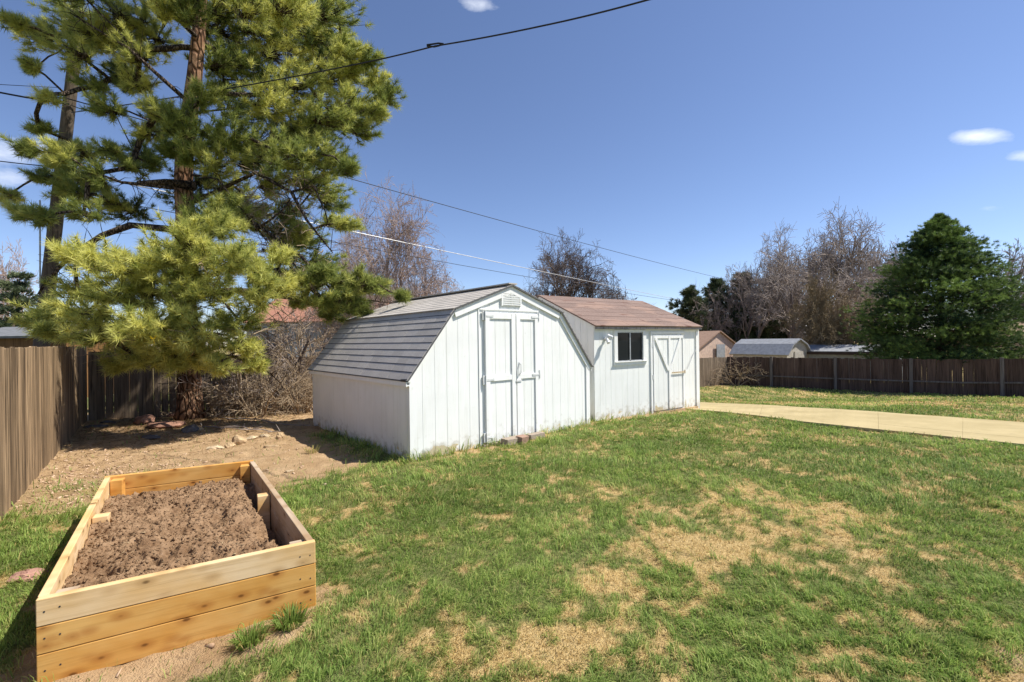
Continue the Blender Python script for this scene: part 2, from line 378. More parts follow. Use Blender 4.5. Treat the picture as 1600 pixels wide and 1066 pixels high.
def segd(x, y, a, b):
    ax, ay = a; bx, by = b; dx, dy = bx-ax, by-ay; t = np.clip(((x-ax)*dx+(y-ay)*dy)/(dx*dx+dy*dy), 0, 1)
    return np.hypot(x-ax-t*dx, y-ay-t*dy)
DIRT = [(-1.42, 2.2), (-1.17, 2.75), (-1.95, 3.9), (-2.62, 4.75), (-2.45, 5.35), (-2.1, 5.75), (-1.75, 6.0), (-1.7, 6.3), (-2.9, 7.9), (-2.6, 9.5),
        (-1, 14), (-14, 14), (-14, 4), (-4.9, 4.3), (-4.35, 4.35), (-3.9, 4.6), (-3.9, 4.2), (-2.2, 2.0), (-1.6, 1.6)]
def sdist(x, y, poly):
    d = np.full(x.shape, 99.)
    for i in range(len(poly)): d = np.minimum(d, segd(x, y, poly[i], poly[(i+1) % len(poly)]))
    return np.where(inside(x, y, poly), d, -d)
def masks(x, y):
    n = fbm(x, y, 1.7, 5, 3, .6); n2 = fbm(x, y, 6.5, 4, 21, .6)
    ds = sdist(x, y, DIRT); dirt = sst((ds+(n2-.5)*.8)/.22+.5)
    # green tufts left of the box and in the shade beside the shed
    d_sh = segd(x, y, (-1.5, 6.1), (-3.2, 8.1)); shg = sst(1-(d_sh-.2+(n2-.5)*.6)/.35)
    lb = np.exp(-(((x+4.5)/1.0)**2+((y-3.05)/1.1)**2))
    lb2 = sst((fbm(x, y, 1.5, 3, 41)-.46)/.1)*np.exp(-(((x+4.3)/.8)**2+((y-4.7)/.55)**2))
    dirt = dirt*(1-.85*shg)*(1-np.clip(lb*1.25, 0, 1))*(1-.8*lb2)
    # bare soil in the right foreground and at the foot of the second shed
    br = np.exp(-(((x-2.75)/.6)**2+((y-2.15)/.32)**2))
    dirt = np.maximum(dirt, sst((br+(n2-.5)*1.1-.62)/.35)*.85)
    for a, b, w in (((1.85, 9.0), (4.35, 10.75), .16), ((-1.3, 5.98), (.1, 7.2), .05), ((1.4, 8.55), (1.6, 8.9), .1)):
        d_ = segd(x, y, a, b); dirt = np.maximum(dirt, .75*sst((w-d_+(n2-.5)*.2)/.08+.4))
    p = np.zeros(x.shape)
    for (cx, cy, rx, ry, a) in PATCH: p = np.maximum(p, a*np.exp(-(((x-cx)/rx)**2+((y-cy)/ry)**2)*.8))
    d_bp = segd(x, y, (7.4, 14.2), (15.5, 9.6)); p = np.maximum(p, 1.0*np.exp(-(d_bp/2.0)**2)*(x > 5.5))
    dry = sst((p*.74+(n-.5)*1.9+(n2-.5)*1.7+(fbm(x, y, 16, 3, 44)-.5)*2.3-.25)/.62)+.14*sst((n-.45)/.2)
    far = sst((y-20)/3); dry = np.maximum(dry, far*.6)
    dry = np.maximum(dry, .75*sst((dirt-.15)/.5)*(dirt < .6))
    return dirt, dry, n, n2
def ground_z(x, y, dirt=None, n=None, n2=None):
    if dirt is None: dirt, _, n, n2 = masks(x, y)
    fade = 1-sst((y-16)/6)
    return T(x, y)+fade*((fbm(x, y, .9, 3, 60)-.5)*.06*sst((np.hypot(x, y)-1)/2)+(n2-.5)*(.025+.05*dirt))
def gz(x, y): return float(ground_z(np.array([float(x)]), np.array([float(y)]))[0])
def axis(a, b, step, lo, hi, g=1.16):
    c = list(np.arange(a, b, step)); s = step; p = b
    while p < hi: c.append(p); s *= g; p += s
    c.append(hi); s = step; p = a-step; l = []
    while p > lo: l.append(p); s *= g; p -= s
    return np.array([lo]+l[::-1]+c)
PN = [gp(1070, 641), gp(1250, 661), gp(1420, 679), gp(1600, 698), gp(1800, 722)]
PF = [gp(1095, 630), gp(1250, 638.5), gp(1420, 650), gp(1600, 663), gp(1800, 679)]
PATHPOLY = [tuple(p[:2]) for p in PN]+[tuple(p[:2]) for p in PF[::-1]]
gx = axis(-8, 9, .055, -400, 500); gy = axis(1.2, 11, .055, -300, 900)
X, Y = np.meshgrid(gx, gy, indexing='ij'); xs, ys = X.ravel(), Y.ravel()
di, dy_, n_, n2_ = masks(xs, ys); zs = ground_z(xs, ys, di, n_, n2_); zs = zs-.09*inside(xs, ys, PATHPOLY)
nx, ny = len(gx), len(gy); I = np.arange(nx*ny).reshape(nx, ny)
idx = np.stack([I[:-1, :-1], I[1:, :-1], I[1:, 1:], I[:-1, 1:]], -1).reshape(-1)
o = np_mesh('ground', np.stack([xs, ys, zs], 1), 4, idx, MT['ground'], {'dirt': di, 'dry': dy_, 'tone': n_}, smooth=True)
tag(o, kind='structure')

# ------------------------------------------------------------------ concrete path
def slab(mb, a0, a1, b0, b1, f0, f1, u0, u1):
    def P(u, f):
        k = min(int(u), 3); w = u-k; p = PN[k].lerp(PN[k+1], w); q = PF[k].lerp(PF[k+1], w); return p.lerp(q, f)
    n = 10; vs = []; fs = []
    for i in range(n+1):
        u = u0+(u1-u0)*i/n
        for f in (f0, f1):
            p = P(u, f); z = Tf(p.x, p.y)+.035; vs += [(p.x, p.y, z), (p.x, p.y, z-.15)]
    for i in range(n):
        b = 4*i; fs += [(b, b+4, b+6, b+2), (b, b+1, b+5, b+4), (b+2, b+6, b+7, b+3)]
    fs += [(0, 2, 3, 1), (4*n, 4*n+1, 4*n+3, 4*n+2)]; mb.add(vs, fs)
mb = MB()
cuts = [0, .7, 1.75, 2.5, 3.1, 3.55, 4]
for i in range(6):
    e = .0008
    if i < 2: slab(mb, 0, 0, 0, 0, 0, 1, cuts[i]+e, cuts[i+1]-e)
    else:
        slab(mb, 0, 0, 0, 0, 0, .245, cuts[i]+e, cuts[i+1]-e); slab(mb, 0, 0, 0, 0, .25, 1, cuts[i]+e, cuts[i+1]-e)
tag(mb.build('path', MT['concrete']), kind='structure')

# ------------------------------------------------------------------ siding
def siding(mb, x0, x1, top, z0, sp, thick=.014, gap=.006, y=0, brk=(), jitter=0):
    """vertical boards with real grooves on plane y (front faces -y); backing board behind"""
    n = max(1, round((x1-x0)/sp)); w = (x1-x0)/n
    for i in range(n):
        a = x0+i*w+(gap/2 if i else 0); b = x0+(i+1)*w-(gap/2 if i < n-1 else 0)
        tp = [(b, top(b))]+[(k, top(k)) for k in sorted(brk, reverse=True) if a < k < b]+[(a, top(a))]
        zz = z0+random.uniform(0, jitter)
        mb.prism([(a, zz), (b, zz)]+tp, y, y+thick, random.random())
    tp = [(x1, top(x1))]+[(k, top(k)) for k in sorted(brk, reverse=True)]+[(x0, top(x0))]
    mb.prism([(x0, z0), (x1, z0)]+tp, y+thick*.35, y+thick+.05, .5)
def side_wall(mb, y0, y1, z0, z1, x, sgn, sp=.2):
    """wall in the y-z plane at x; outward direction sgn"""
    n = round((y1-y0)/sp); w = (y1-y0)/n
    for i in range(n):
        a = y0+i*w+.0015; b = y0+(i+1)*w-.0015; xa, xb = sorted((x, x-sgn*.012)); mb.box(xa, xb, a, b, z0, z1)
    xa, xb = sorted((x-sgn*.008, x-sgn*.06)); mb.box(xa, xb, y0, y1, z0, z1)
def roof_plane(parent, a, b, y0, y1, courses, up_out, mat, lip=.014, name='roof_slope', tabs=True):
    """stepped shingle courses from eave point a (x,z) to top point b (x,z)"""
    a = Vector((a[0], 0, a[1])); b = Vector((b[0], 0, b[1])); d = b-a; L = d.length; d.normalize()
    nrm = Vector((-d.z, 0, d.x));
    if nrm.z < 0: nrm = -nrm
    mb = MB(); st = L/courses
    mb.add([a+Vector((0, y0, 0)), a+Vector((0, y1, 0)), b+Vector((0, y1, 0)), b+Vector((0, y0, 0)),
            a+nrm*.02+Vector((0, y0, 0)), a+nrm*.02+Vector((0, y1, 0)), b+nrm*.02+Vector((0, y1, 0)), b+nrm*.02+Vector((0, y0, 0))],
           [(0, 1, 2, 3), (4, 7, 6, 5), (0, 4, 5, 1), (1, 5, 6, 2), (2, 6, 7, 3), (3, 7, 4, 0)], .3)
    for i in range(courses):
        s0 = i*st-(.012 if i == 0 else 0); s1 = min((i+1)*st+.02, L)
        yy = y0-.01
        while yy < y1+.01:
            w = random.uniform(.26, .34) if tabs else (y1-y0+.02)
            ye = min(yy+w, y1+.01)
            j = random.uniform(-.004, .004); h = .021+lip+random.uniform(-.002, .002)
            p = [a+d*(s0+j)+nrm*.0202, a+d*s1+nrm*.0202, a+d*(s0+j)+nrm*h, a+d*s1+nrm*.0235]
            vs = [q+Vector((0, t, 0)) for t in (yy+.0015, ye-.0015) for q in p]
            mb.add(vs, [(0, 2, 6, 4), (2, 3, 7, 6), (0, 1, 3, 2), (4, 6, 7, 5), (1, 5, 7, 3)], random.random())
            yy = ye
    o = mb.build(name, mat, parent); eb = MB()
    for i in range(courses):  # dark strip over each course edge, with its shadow line painted just below
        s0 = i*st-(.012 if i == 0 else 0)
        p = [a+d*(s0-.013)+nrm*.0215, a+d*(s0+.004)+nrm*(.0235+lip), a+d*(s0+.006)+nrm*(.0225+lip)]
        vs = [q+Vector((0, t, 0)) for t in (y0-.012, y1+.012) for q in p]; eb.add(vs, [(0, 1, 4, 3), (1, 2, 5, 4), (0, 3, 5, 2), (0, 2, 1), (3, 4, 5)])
    eb.build('course_edge_shadows', MT['edge_and_shadow'], o); return o

# ------------------------------------------------------------------ gambrel shed
A = Vector((-1.39, 6.12, 0)); GA = math.atan2(2.52, 2.83)
barn = empty('barn_shed', A, GA, 'white barn style shed with grey shingled gambrel roof and double doors facing the lawn', 'shed')
GW, GD = 3.80, 3.86
GP = [(0, 1.13), (.735, 2.065), (1.85, 2.475), (3.01, 2.08), (3.80, 1.13)]
def gtop(x):
    for (xa, za), (xb, zb) in zip(GP, GP[1:]):
        if x <= xb+1e-9: return za+(zb-za)*(x-xa)/(xb-xa)-.004
    return GP[-1][1]
mb = MB(); siding(mb, 0, GW, gtop, -.12, .204, brk=[p[0] for p in GP[1:-1]]); mb.build('front_wall', MT['white'], barn, bevel=0)
mb = MB(); side_wall(mb, .07, GD-.07, -.12, 1.12, 0, -1); mb.build('side_wall', MT['white'], barn)
mb = MB(); side_wall(mb, .07, GD-.07, -.12, 1.12, GW, 1); mb.build('side_wall', MT['white'], barn)
mb = MB(); mb.prism([(0, -.12), (GW, -.12)]+[(x, z-.004) for x, z in GP[::-1]], GD-.06, GD); mb.build('back_wall', MT['white'], barn)
ov = .05
def ext(p, q, e):
    dx, dz = p[0]-q[0], p[1]-q[1]; L = math.hypot(dx, dz); return (p[0]+dx/L*e, p[1]+dz/L*e)
roof_plane(barn, ext(GP[0], GP[1], .07), GP[1], -ov, GD+ov, 10, 1, MT['shingle'], .005)
roof_plane(barn, ext(GP[1], GP[2], .03), GP[2], -ov, GD+ov, 9, 1, MT['shingle'], .004)
roof_plane(barn, ext(GP[3], GP[2], .03), GP[2], -ov, GD+ov, 9, 1, MT['shingle'], .004)
roof_plane(barn, ext(GP[4], GP[3], .07), GP[3], -ov, GD+ov, 10, 1, MT['shingle'], .005)
mb = MB(); mb.beam((1.85, -.06, 2.51), (1.85, GD+.06, 2.51), .18, .02); mb.build('ridge_cap', MT['shingle'], barn)
def strip2(mb, p, q, off0, off1, y0, y1):
    dx, dz = q[0]-p[0], q[1]-p[1]; L = math.hypot(dx, dz); nx_, nz_ = -dz/L, dx/L
    if nz_ < 0: nx_, nz_ = -nx_, -nz_
    P = [(p[0]+nx_*off0, p[1]+nz_*off0), (q[0]+nx_*off0, q[1]+nz_*off0), (q[0]+nx_*off1, q[1]+nz_*off1), (p[0]+nx_*off1, p[1]+nz_*off1)]
    if dx < 0: P = P[::-1]
    mb.prism(P, y0, y1)
e0 = ext(GP[0], GP[1], .07); e4 = ext(GP[4], GP[3], .07)
mb = MB()
strip2(mb, ext(GP[1], GP[2], .02), GP[2], -.115, -.006, -.030, -.002)
strip2(mb, GP[2], ext(GP[3], GP[2], -.02), -.115, -.006, -.031, -.002)
strip2(mb, ext(GP[3], GP[2], .02), e4, -.085, -.006, -.029, -.002)
mb.build('rake_trim', MT['trim'], barn)
mb = MB(); strip2(mb, e0, GP[1], -.03, -.002, -.026, -.002)
mb.prism([(e0[0]-.0, e0[1]-.02), (.02, e0[1]-.02), (.06, 1.22)], -.024, .0); mb.build('rake_trim', MT['trim'], barn)
mb = MB()
for p, q in ((e0, GP[1]), (ext(GP[1], GP[2], .03), GP[2]), (GP[2], ext(GP[3], GP[2], .03)), (GP[3], e4)): strip2(mb, p, q, -.006, .022, -.058, -.05)
mb.build('drip_edge', MT['edge_and_shadow'], barn)
mb = MB(); mb.box(e0[0]-.016, e0[0], -.02, GD+.02, e0[1]-.075, e0[1]+.012); mb.box(e0[0], .0, -.02, GD+.02, e0[1]-.07, e0[1]-.055); mb.build('eave_fascia', MT['trim'], barn)
mb = MB(); mb.box(e4[0], e4[0]+.016, -.02, GD+.02, e4[1]-.075, e4[1]+.012); mb.build('eave_fascia', MT['trim'], barn)
mb = MB(); mb.tube([(e0[0]-.02, -.05, e0[1]+.01), (e0[0]-.02, .10, e0[1]+.005)], [.022, .018], 8); mb.build('rolled_flashing', MT['iron'], barn)
mb = MB(); mb.box(3.70, 3.802, -.022, -.001, -.1, 1.10); mb.build('corner_trim', MT['trim'], barn)
mb = MB(); mb.box(1.175, 1.195, -.012, -.001, -.05, 2.16); mb.box(1.195, 2.46, -.016, -.001, 2.075, 2.10); mb.box(2.452, 2.472, -.012, -.001, 2.10, 2.24)
mb.build('wall_batten', MT['white'], barn)
# doors
def leaf(x0, x1, outer):
    d = MB(); n = 3; w = (x1-x0)/n
    for i in range(n): d.box(x0+i*w+.003, x0+(i+1)*w-.003, -.020, -.008, .03, 2.03)
    d.box(x0, x1, -.012, -.003, .03, 2.03)
    o = d.build('door', MT['white'], barn)
    f = MB(); s = .085
    f.box(x0, x0+s, -.042, -.0205, .03, 2.03); f.box(x1-s, x1, -.042, -.0205, .03, 2.03)
    f.box(x0+s+.001, x1-s-.001, -.040, -.0205, 1.94, 2.03); f.box(x0+s+.001, x1-s-.001, -.040, -.0205, .97, 1.05)
    f.build('door_frame', MT['trim'], o, bevel=.003)
    for z in ((1.985, 1.0, .12) if outer < 0 else (1.985, 1.02)):
        h = MB(); xe = x0 if outer < 0 else x1
        h.box(min(xe, xe+outer*.045), max(xe, xe+outer*.045), -.034, -.016, z-.07, z+.07)
        h.box(min(xe, xe-outer*.16), max(xe, xe-outer*.16), -.048, -.0425, z-.016, z+.016)
        h.tube([(xe+outer*.004, -.045, z-.075), (xe+outer*.004, -.045, z+.075)], .009, 8)
        h.build('hinge', MT['hinge'], o)
    return o
dl = leaf(1.285, 1.905, -1); dr = leaf(1.925, 2.43, 1)
h = MB(); h.tube([(1.975, -.042, 1.05), (1.975, -.085, 1.07), (1.975, -.085, 1.21), (1.975, -.042, 1.23)], .009, 6); h.box(1.955, 1.995, -.046, -.0425, 1.03, 1.25)
h.build('handle', MT['hinge'], dr)
h = MB(); h.box(1.90, 2.02, -.055, -.0425, .93, .955); h.build('hasp', MT['hinge'], dr)
mb = MB()
for i in range(6): mb.box(1.655, 2.03, -.030, -.018, 2.165+i*.034, 2.180+i*.034, M=None)
mb.box(1.63, 1.655, -.032, -.002, 2.15, 2.375); mb.box(2.03, 2.055, -.032, -.002, 2.15, 2.375); mb.box(1.8375, 1.8475, -.0315, -.002, 2.15, 2.375)
mb.box(1.655, 2.03, -.014, -.002, 2.15, 2.37); mb.build('gable_vent', MT['trim'], barn)
mb = MB(); mb.box(1.22, 2.45, -.05, .0, -.06, .018); mb.build('door_sill', MT['block'], barn)

# ------------------------------------------------------------------ second shed
D0 = Vector((1.62, 8.99, 0)); SA = math.atan2(1.99, 2.86)
sh = empty('garden_shed', D0, SA, 'white plank shed with faded red roof, dark window and narrow Y braced door', 'shed')
SW, SD, SE, SR = 3.48, 3.40, 1.875, 2.60
mb = MB()
for (a, b, zb, zt) in ((0, .62, -.25, SE), (.62, 1.48, -.25, 1.12), (.62, 1.48, 1.745, SE), (1.48, SW, -.25, SE)):
    siding(mb, a, b, lambda x, zt=zt: zt, zb, .165, gap=.005)
mb.build('front_wall', MT['shed_two'], sh)
def rake(y): return SE+(SR-SE)*(1-abs(y-SD/2)/(SD/2))
for x in (0, SW):
    mb = MB(); s = -1 if x == 0 else 1; n = 18; w = SD/n
    for i in range(n):
        a = i*w+(.065 if i == 0 else .004); b = (i+1)*w-.004
        M_ = Matrix(((0, 1, 0, 0), (1, 0, 0, 0), (0, 0, 1, 0), (0, 0, 0, 1)))
        xa, xb = sorted((x, x-s*.012)); mb.prism([(a, -.3), (b, -.3), (b, rake(b)-.004), (a, rake(a)-.004)], xa, xb, M=M_)
    xa, xb = sorted((x-s*.008, x-s*.06))
    mb.prism([(.065, -.3), (SD, -.3), (SD, SE-.006), (SD/2, SR-.006), (.065, SE-.006)], xa, xb, M=M_); mb.build('side_wall', MT['shed_two'], sh)
mb = MB(); mb.box(0, SW, SD-.05, SD, -.3, SE-.01); mb.build('back_wall', MT['shed_two'], sh)
def sheet_roof(y0, y1, z0, z1):
    mb = MB(); n = 7; L = math.hypot(y1-y0, z1-z0); dy, dz = (y1-y0)/L, (z1-z0)/L; s = 1 if dy > 0 else -1
    ny_, nz_ = -dz*s, dy*s
    def P(x, t, h): return (x, y0+dy*t+ny_*h, z0+dz*t+nz_*h)
    mb.add([P(x, t, h) for h in (0, .025) for t in (0, L) for x in (-.05, SW+.05)], [(0, 2, 3, 1), (4, 5, 7, 6), (0, 1, 5, 4), (2, 6, 7, 3), (0, 4, 6, 2), (1, 3, 7, 5)])
    for i in range(n):
        t0 = i*L/n-.01; t1 = min((i+1)*L/n+.03, L); xx = -.06
        while xx < SW+.06:
            xe = min(xx+random.uniform(.8, 1.1), SW+.06); h = .031+random.uniform(0, .004); q = random.uniform(-.006, .006)
            mb.add([P(x, t, hh) for x in (xx+.001, xe-.001) for t, hh in ((t0+q, .0255), (t1, .0255), (t0+q, h), (t1, .028))],
                   [(0, 2, 6, 4), (2, 3, 7, 6), (0, 1, 3, 2), (4, 6, 7, 5), (1, 5, 7, 3)], random.random()); xx = xe
    mb.build('roof_slope', MT['red_roof'], sh)
sheet_roof(-.09, SD/2, SE-.03, SR+.0); sheet_roof(SD+.09, SD/2, SE-.03, SR+.0)
mb = MB(); mb.box(-.04, SW+.04, -.085, -.068, SE-.075, SE-.022); mb.build('eave_fascia', MT['fence_rail'], sh)
mb = MB(); mb.box(.0, SW, -.016, -.001, 1.765, 1.86); mb.build('frieze_board', MT['shed_two'], sh)
mb = MB(); mb.box(3.38, 3.485, -.026, -.001, -.2, 1.76); mb.box(3.482, 3.50, -.026, .09, -.2, 1.80); mb.build('corner_trim', MT['trim'], sh)
# window
wf = MB(); z0, z1, x0, x1 = 1.13, 1.745, .60, 1.50
wf.box(x0-.05, x0+.05, -.03, .0, z0+.0, z1+.0); wf.box(x1-.05, x1+.05, -.03, .0, z0, z1); wf.box(x0-.05, x1+.05, -.033, -.001, z1+.001, z1+.04)
wo = wf.build('window', MT['trim'], sh, bevel=.003)
mb = MB(); mb.box(x0-.055, x1+.055, -.035, .0, z0-.075, z0-.001); mb.box(x0-.05, x1+.05, -.06, -.036, z0-.012, z0-.002); mb.build('sill', MT['trim'], wo)
mb = MB(); mb.box(x0+.052, x1-.052, .006, .012, z0+.02, z1-.01); mb.build('glass', MT['glass'], wo)
mb = MB(); 
for a, b in ((x0+.051, x0+.066), (1.035, 1.065), (x1-.066, x1-.051)): mb.box(a, b, -.012, .005, z0+.015, z1-.005)
mb.box(x0+.067, 1.034, -.010, .005, z0+.001, z0+.02); mb.box(1.066, x1-.067, -.010, .005, z0+.001, z0+.02)
mb.box(x0+.067, 1.034, -.010, .005, z1-.02, z1-.001); mb.box(1.066, x1-.067, -.010, .005, z1-.02, z1-.001); mb.build('sash', MT['galv'], wo)
# door
mb = MB(); mb.box(1.70, 1.76, -.028, -.001, -.05, 1.70); mb.box(1.70, 2.95, -.030, -.001, 1.701, 1.752); mb.build('door_frame', MT['trim'], sh)
dd = MB()
for i in range(6): dd.box(1.775+i*.181, 1.775+i*.181+.174, -.026, -.002, .0, 1.67)
dd.box(1.775, 2.86, -.018, -.001, .0, 1.67)
do = dd.build('door', MT['shed_two'], sh)
mb = MB(); mb.beam((1.82, -.040, 1.60), (2.30, -.040, .86), .022, .075, (0, -1, 0)); 
mb = MB()
def flat(mb, p, q, w, y0, y1):
    dx, dz = q[0]-p[0], q[1]-p[1]; L = math.hypot(dx, dz); nx_, nz_ = -dz/L*w/2, dx/L*w/2
    P = [(p[0]-nx_, p[1]-nz_), (q[0]-nx_, q[1]-nz_), (q[0]+nx_, q[1]+nz_), (p[0]+nx_, p[1]+nz_)]
    mb.prism(P, y0, y1)
flat(mb, (1.85, 1.60), (2.29, .88), .07, -.050, -.0265); flat(mb, (2.37, .90), (2.74, 1.60), .06, -.048, -.0265)
mb.build('diagonal_brace', MT['trim'], do)
mb = MB(); mb.box(2.30, 2.365, -.047, -.0265, .02, 1.66); mb.box(1.775, 1.80, -.040, -.0265, .02, 1.66); mb.box(1.80, 2.30, -.043, -.0265, 1.60, 1.66); mb.box(2.366, 2.85, -.043, -.0265, 1.60, 1.66)
mb.box(2.83, 2.86, -.040, -.0265, .02, 1.60); mb.build('door_batten', MT['trim'], do)
mb = MB(); mb.box(2.40, 2.84, -.060, -.049, .80, .83); mb.tube([(2.87, -.06, .78), (2.87, -.06, .86)], .014, 8); mb.build('latch_bar', MT['rock_pale'], do)
for z in (1.45, .75):
    mb = MB(); mb.box(1.74, 1.80, -.034, -.0285, z-.05, z+.05); mb.build('hinge', MT['hinge'], do)
mb = MB(); mb.tube([(2.90, -.03, .83), (2.99, -.035, .86), (3.12, -.03, 1.03), (3.24, -.025, 1.19), (3.37, -.02, 1.31)], .006, 5); mb.build('door_chain', MT['galv'], sh)
mb = MB(); mb.tube([(.30, -.002, 1.60), (.30, -.035, 1.60)], .035, 10); mb.tube([(.30, -.03, 1.60), (.33, -.10, 1.62)], .016, 8)
mb.tube([(.29, -.09, 1.66), (.35, -.17, 1.63)], [.045, .03], 10); mb.tube([(.26, -.09, 1.62), (.24, -.16, 1.52)], [.026, .034], 10)
mb.build('security_light', MT['hinge'], sh)
mb = MB(); mb.box(1.74, 3.40, -.045, .0, -.16, -.035); mb.build('door_sill', MT['rock_tan'], sh)

# ------------------------------------------------------------------ raised garden bed
B0, B1, B3, B2 = Vector((-1.21, 2.76, 0)), Vector((-2.28, 2.16, 0)), Vector((-2.70, 4.72, 0)), Vector((-3.78, 4.21, 0))
bed = empty('raised_garden_bed', B1, 0, 'open cedar board garden bed filled with soil in the left foreground', 'garden bed')
def plank(name, p, q, z0, z1, th, mat, side, parent, base=B1):
    """board with outer face on the line p->q; object's x axis runs along the grain"""
    d = (q-p); L = d.length; a = math.atan2(d.y, d.x)
    mb = MB(); y0, y1 = (0, th) if side > 0 else (-th, 0); mb.box(0, L, y0, y1, z0, z1)
    o = mb.build(name, mat, parent, bevel=.004); o.location = p-base; o.rotation_euler = (0, 0, a); return o
HB = .133; 
def shorten(p, q, a, b):
    d = (q-p).normalized(); return p+d*a, q-d*b
for k in range(3):
    z0 = k*HB-.02 if k == 0 else k*HB+.001; z1 = (k+1)*HB-.002
    mt_ = MT['cedar_pale'] if k == 2 else MT['cedar']
    plank('board', B1, B0, z0, z1, .04, mt_, 1, bed)
    plank('board', B2, B3, z0, z1, .04, MT['cedar'], -1, bed)
    p, q = shorten(B2, B1, .0405, .0405); plank('board', p, q, z0, z1, .04, MT['cedar_pale'], 1, bed)
    p, q = shorten(B3, B0, .0405, .0405); plank('board', p, q, z0, z1, .04, MT['cedar_grey'], -1, bed)
nx1 = (B0-B1).normalized(); ny1 = (B2-B1).normalized(); nx2 = (B3-B2).normalized(); ny2 = (B3-B0).normalized()
for p, ang in ((B1+nx1*.045+ny1*.046, nx1), (B0-nx1*.13+ny2*.046, nx1), (B2+nx2*.045-ny1*.135, nx2), (B3-nx2*.135-ny2*.135, nx2)):
    mb = MB(); mb.box(0, .088, 0, .088, -.1, .375); o = mb.build('corner_post', MT['cedar'] if ang is nx2 else MT['cedar_grey'], bed, bevel=.004)
    o.location = p-B1; o.rotation_euler = (0, 0, math.atan2(ang.y, ang.x))
for p, ang in ((B1.lerp(B2, .53)+nx1*.045, nx1), (B0.lerp(B3, .50)-nx1*.135, nx1)):
    mb = MB(); mb.box(0, .088, 0, .088, -.1, .365); o = mb.build('side_post', MT['cedar_pale'], bed, bevel=.004)
    o.location = p-B1; o.rotation_euler = (0, 0, math.atan2(ang.y, ang.x)+.03)
dv = (B0-B1).normalized(); nn_ = Vector((dv.y, -dv.x, 0)); Lb = (B0-B1).length
for t in (.03, .085, Lb-.085, Lb-.03):
    for zz in (.065, .20, .33):
        mb = MB(); mb.tube([-nn_*.002, nn_*.0012], .0042, 8); q = mb.build('screw', MT['iron'], bed); q.location = dv*t+Vector((0, 0, zz+random.uniform(-.02, .02)))
# soil in the bed
n = 150; m = 240; U, V = np.meshgrid(np.linspace(0, 1, n), np.linspace(0, 1, m), indexing='ij')
def bil(u, v):
    a = np.array(B1)[None, :2]; b = np.array(B0)[None, :2]; c = np.array(B2)[None, :2]; d = np.array(B3)[None, :2]
    u = u.ravel()[:, None]; v = v.ravel()[:, None]; return (a*(1-u)+b*u)*(1-v)+(c*(1-u)+d*u)*v
u_ = .036+U*.928; v_ = .019+V*.962; P2 = bil(u_, v_); x_, y_ = P2[:, 0], P2[:, 1]; uu, vv = u_.ravel(), v_.ravel()
z = .318-.085*vv+.03*np.sin(np.pi*uu)*np.sin(np.pi*vv)
cl1 = fbm(x_, y_, 5, 3, 70); z += (cl1-.5)*.13
cl2 = fbm(x_, y_, 17, 4, 75, .6); z += (np.abs(cl2-.5)*2)**.8*.042
cl3 = fbm(x_, y_, 45, 3, 79, .6); z += (cl3-.5)*.042
hole = vnoise(x_*9, y_*9, 90); z -= sst((hole-.80)/.1)*.075
hol = sst((uu-.855+(cl1-.5)*.12)/.035)*sst((.86-vv)/.1); z -= hol*.20
z -= .06*sst((uu-.86)/.05)*(1-hol)
z -= .05*sst((vv-.93)/.05)
z = np.clip(z, .05, .374)
idx = (lambda I: np.stack([I[:-1, :-1], I[1:, :-1], I[1:, 1:], I[:-1, 1:]], -1).reshape(-1))(np.arange(n*m).reshape(n, m))
soil = np_mesh('soil', np.stack([x_, y_, z], 1), 4, idx, MT['bedsoil'], smooth=True); tag(soil, kind='stuff')
soilz = z; soilxy = P2
def chips(name, xs, ys, zs, lo, hi, mat, seed, flat_=.35):
    """small flat splinters, one mesh"""
    r = np.random.default_rng(seed); n = len(xs); L = r.uniform(lo, hi, n); Wd = L*r.uniform(.18, .6, n); Hh = L*r.uniform(.08, flat_, n)
    a = r.uniform(0, 6.283, n); t = r.normal(0, .25, n)
    dx = np.stack([np.cos(a)*np.cos(t), np.sin(a)*np.cos(t), np.sin(t)], 1); sx = np.stack([-np.sin(a), np.cos(a), 0*a], 1); up = np.cross(dx, sx)
    c = np.stack([xs, ys, zs], 1); V = []
    for sz in (-1, 1):
        for (p, q) in ((-1, -.7), (1, -1), (.8, .8), (-.9, 1)):
            V.append(c+dx*(p*L/2)[:, None]+sx*(q*Wd/2)[:, None]+up*((sz*Hh/2)*(1 if sz < 0 else r.uniform(.5, 1.2, n)))[:, None])
    V = np.stack(V, 1).reshape(-1, 3); F = np.array([(3, 2, 1, 0), (4, 5, 6, 7), (0, 1, 5, 4), (1, 2, 6, 5), (2, 3, 7, 6), (3, 0, 4, 7)])
    idx = (np.arange(n)[:, None, None]*8+F[None]).reshape(-1)
    return np_mesh(name, V, 4, idx, mat, {'tone': np.repeat(r.random(n), 8)})
r = np.random.default_rng(5); k = r.integers(0, len(soilz), 420); k = k[hol[k] < .1]
M = Mat('dull_straw', .9, .1); M.color(M.mix(M.attr('tone'), (.16, .10, .06), (.42, .31, .18))); MT['dull'] = M.m
tag(chips('straw_bits', soilxy[k, 0], soilxy[k, 1], soilz[k]+.002, .008, .032, MT['dull'], 3, .10), kind='stuff')
k2 = r.integers(0, len(soilz), 5200); k2 = k2[hol[k2] < .2]; tag(chips('soil_crumbs', soilxy[k2, 0], soilxy[k2, 1], soilz[k2]+.002, .006, .026, MT['bedsoil'], 23, .9), kind='stuff')

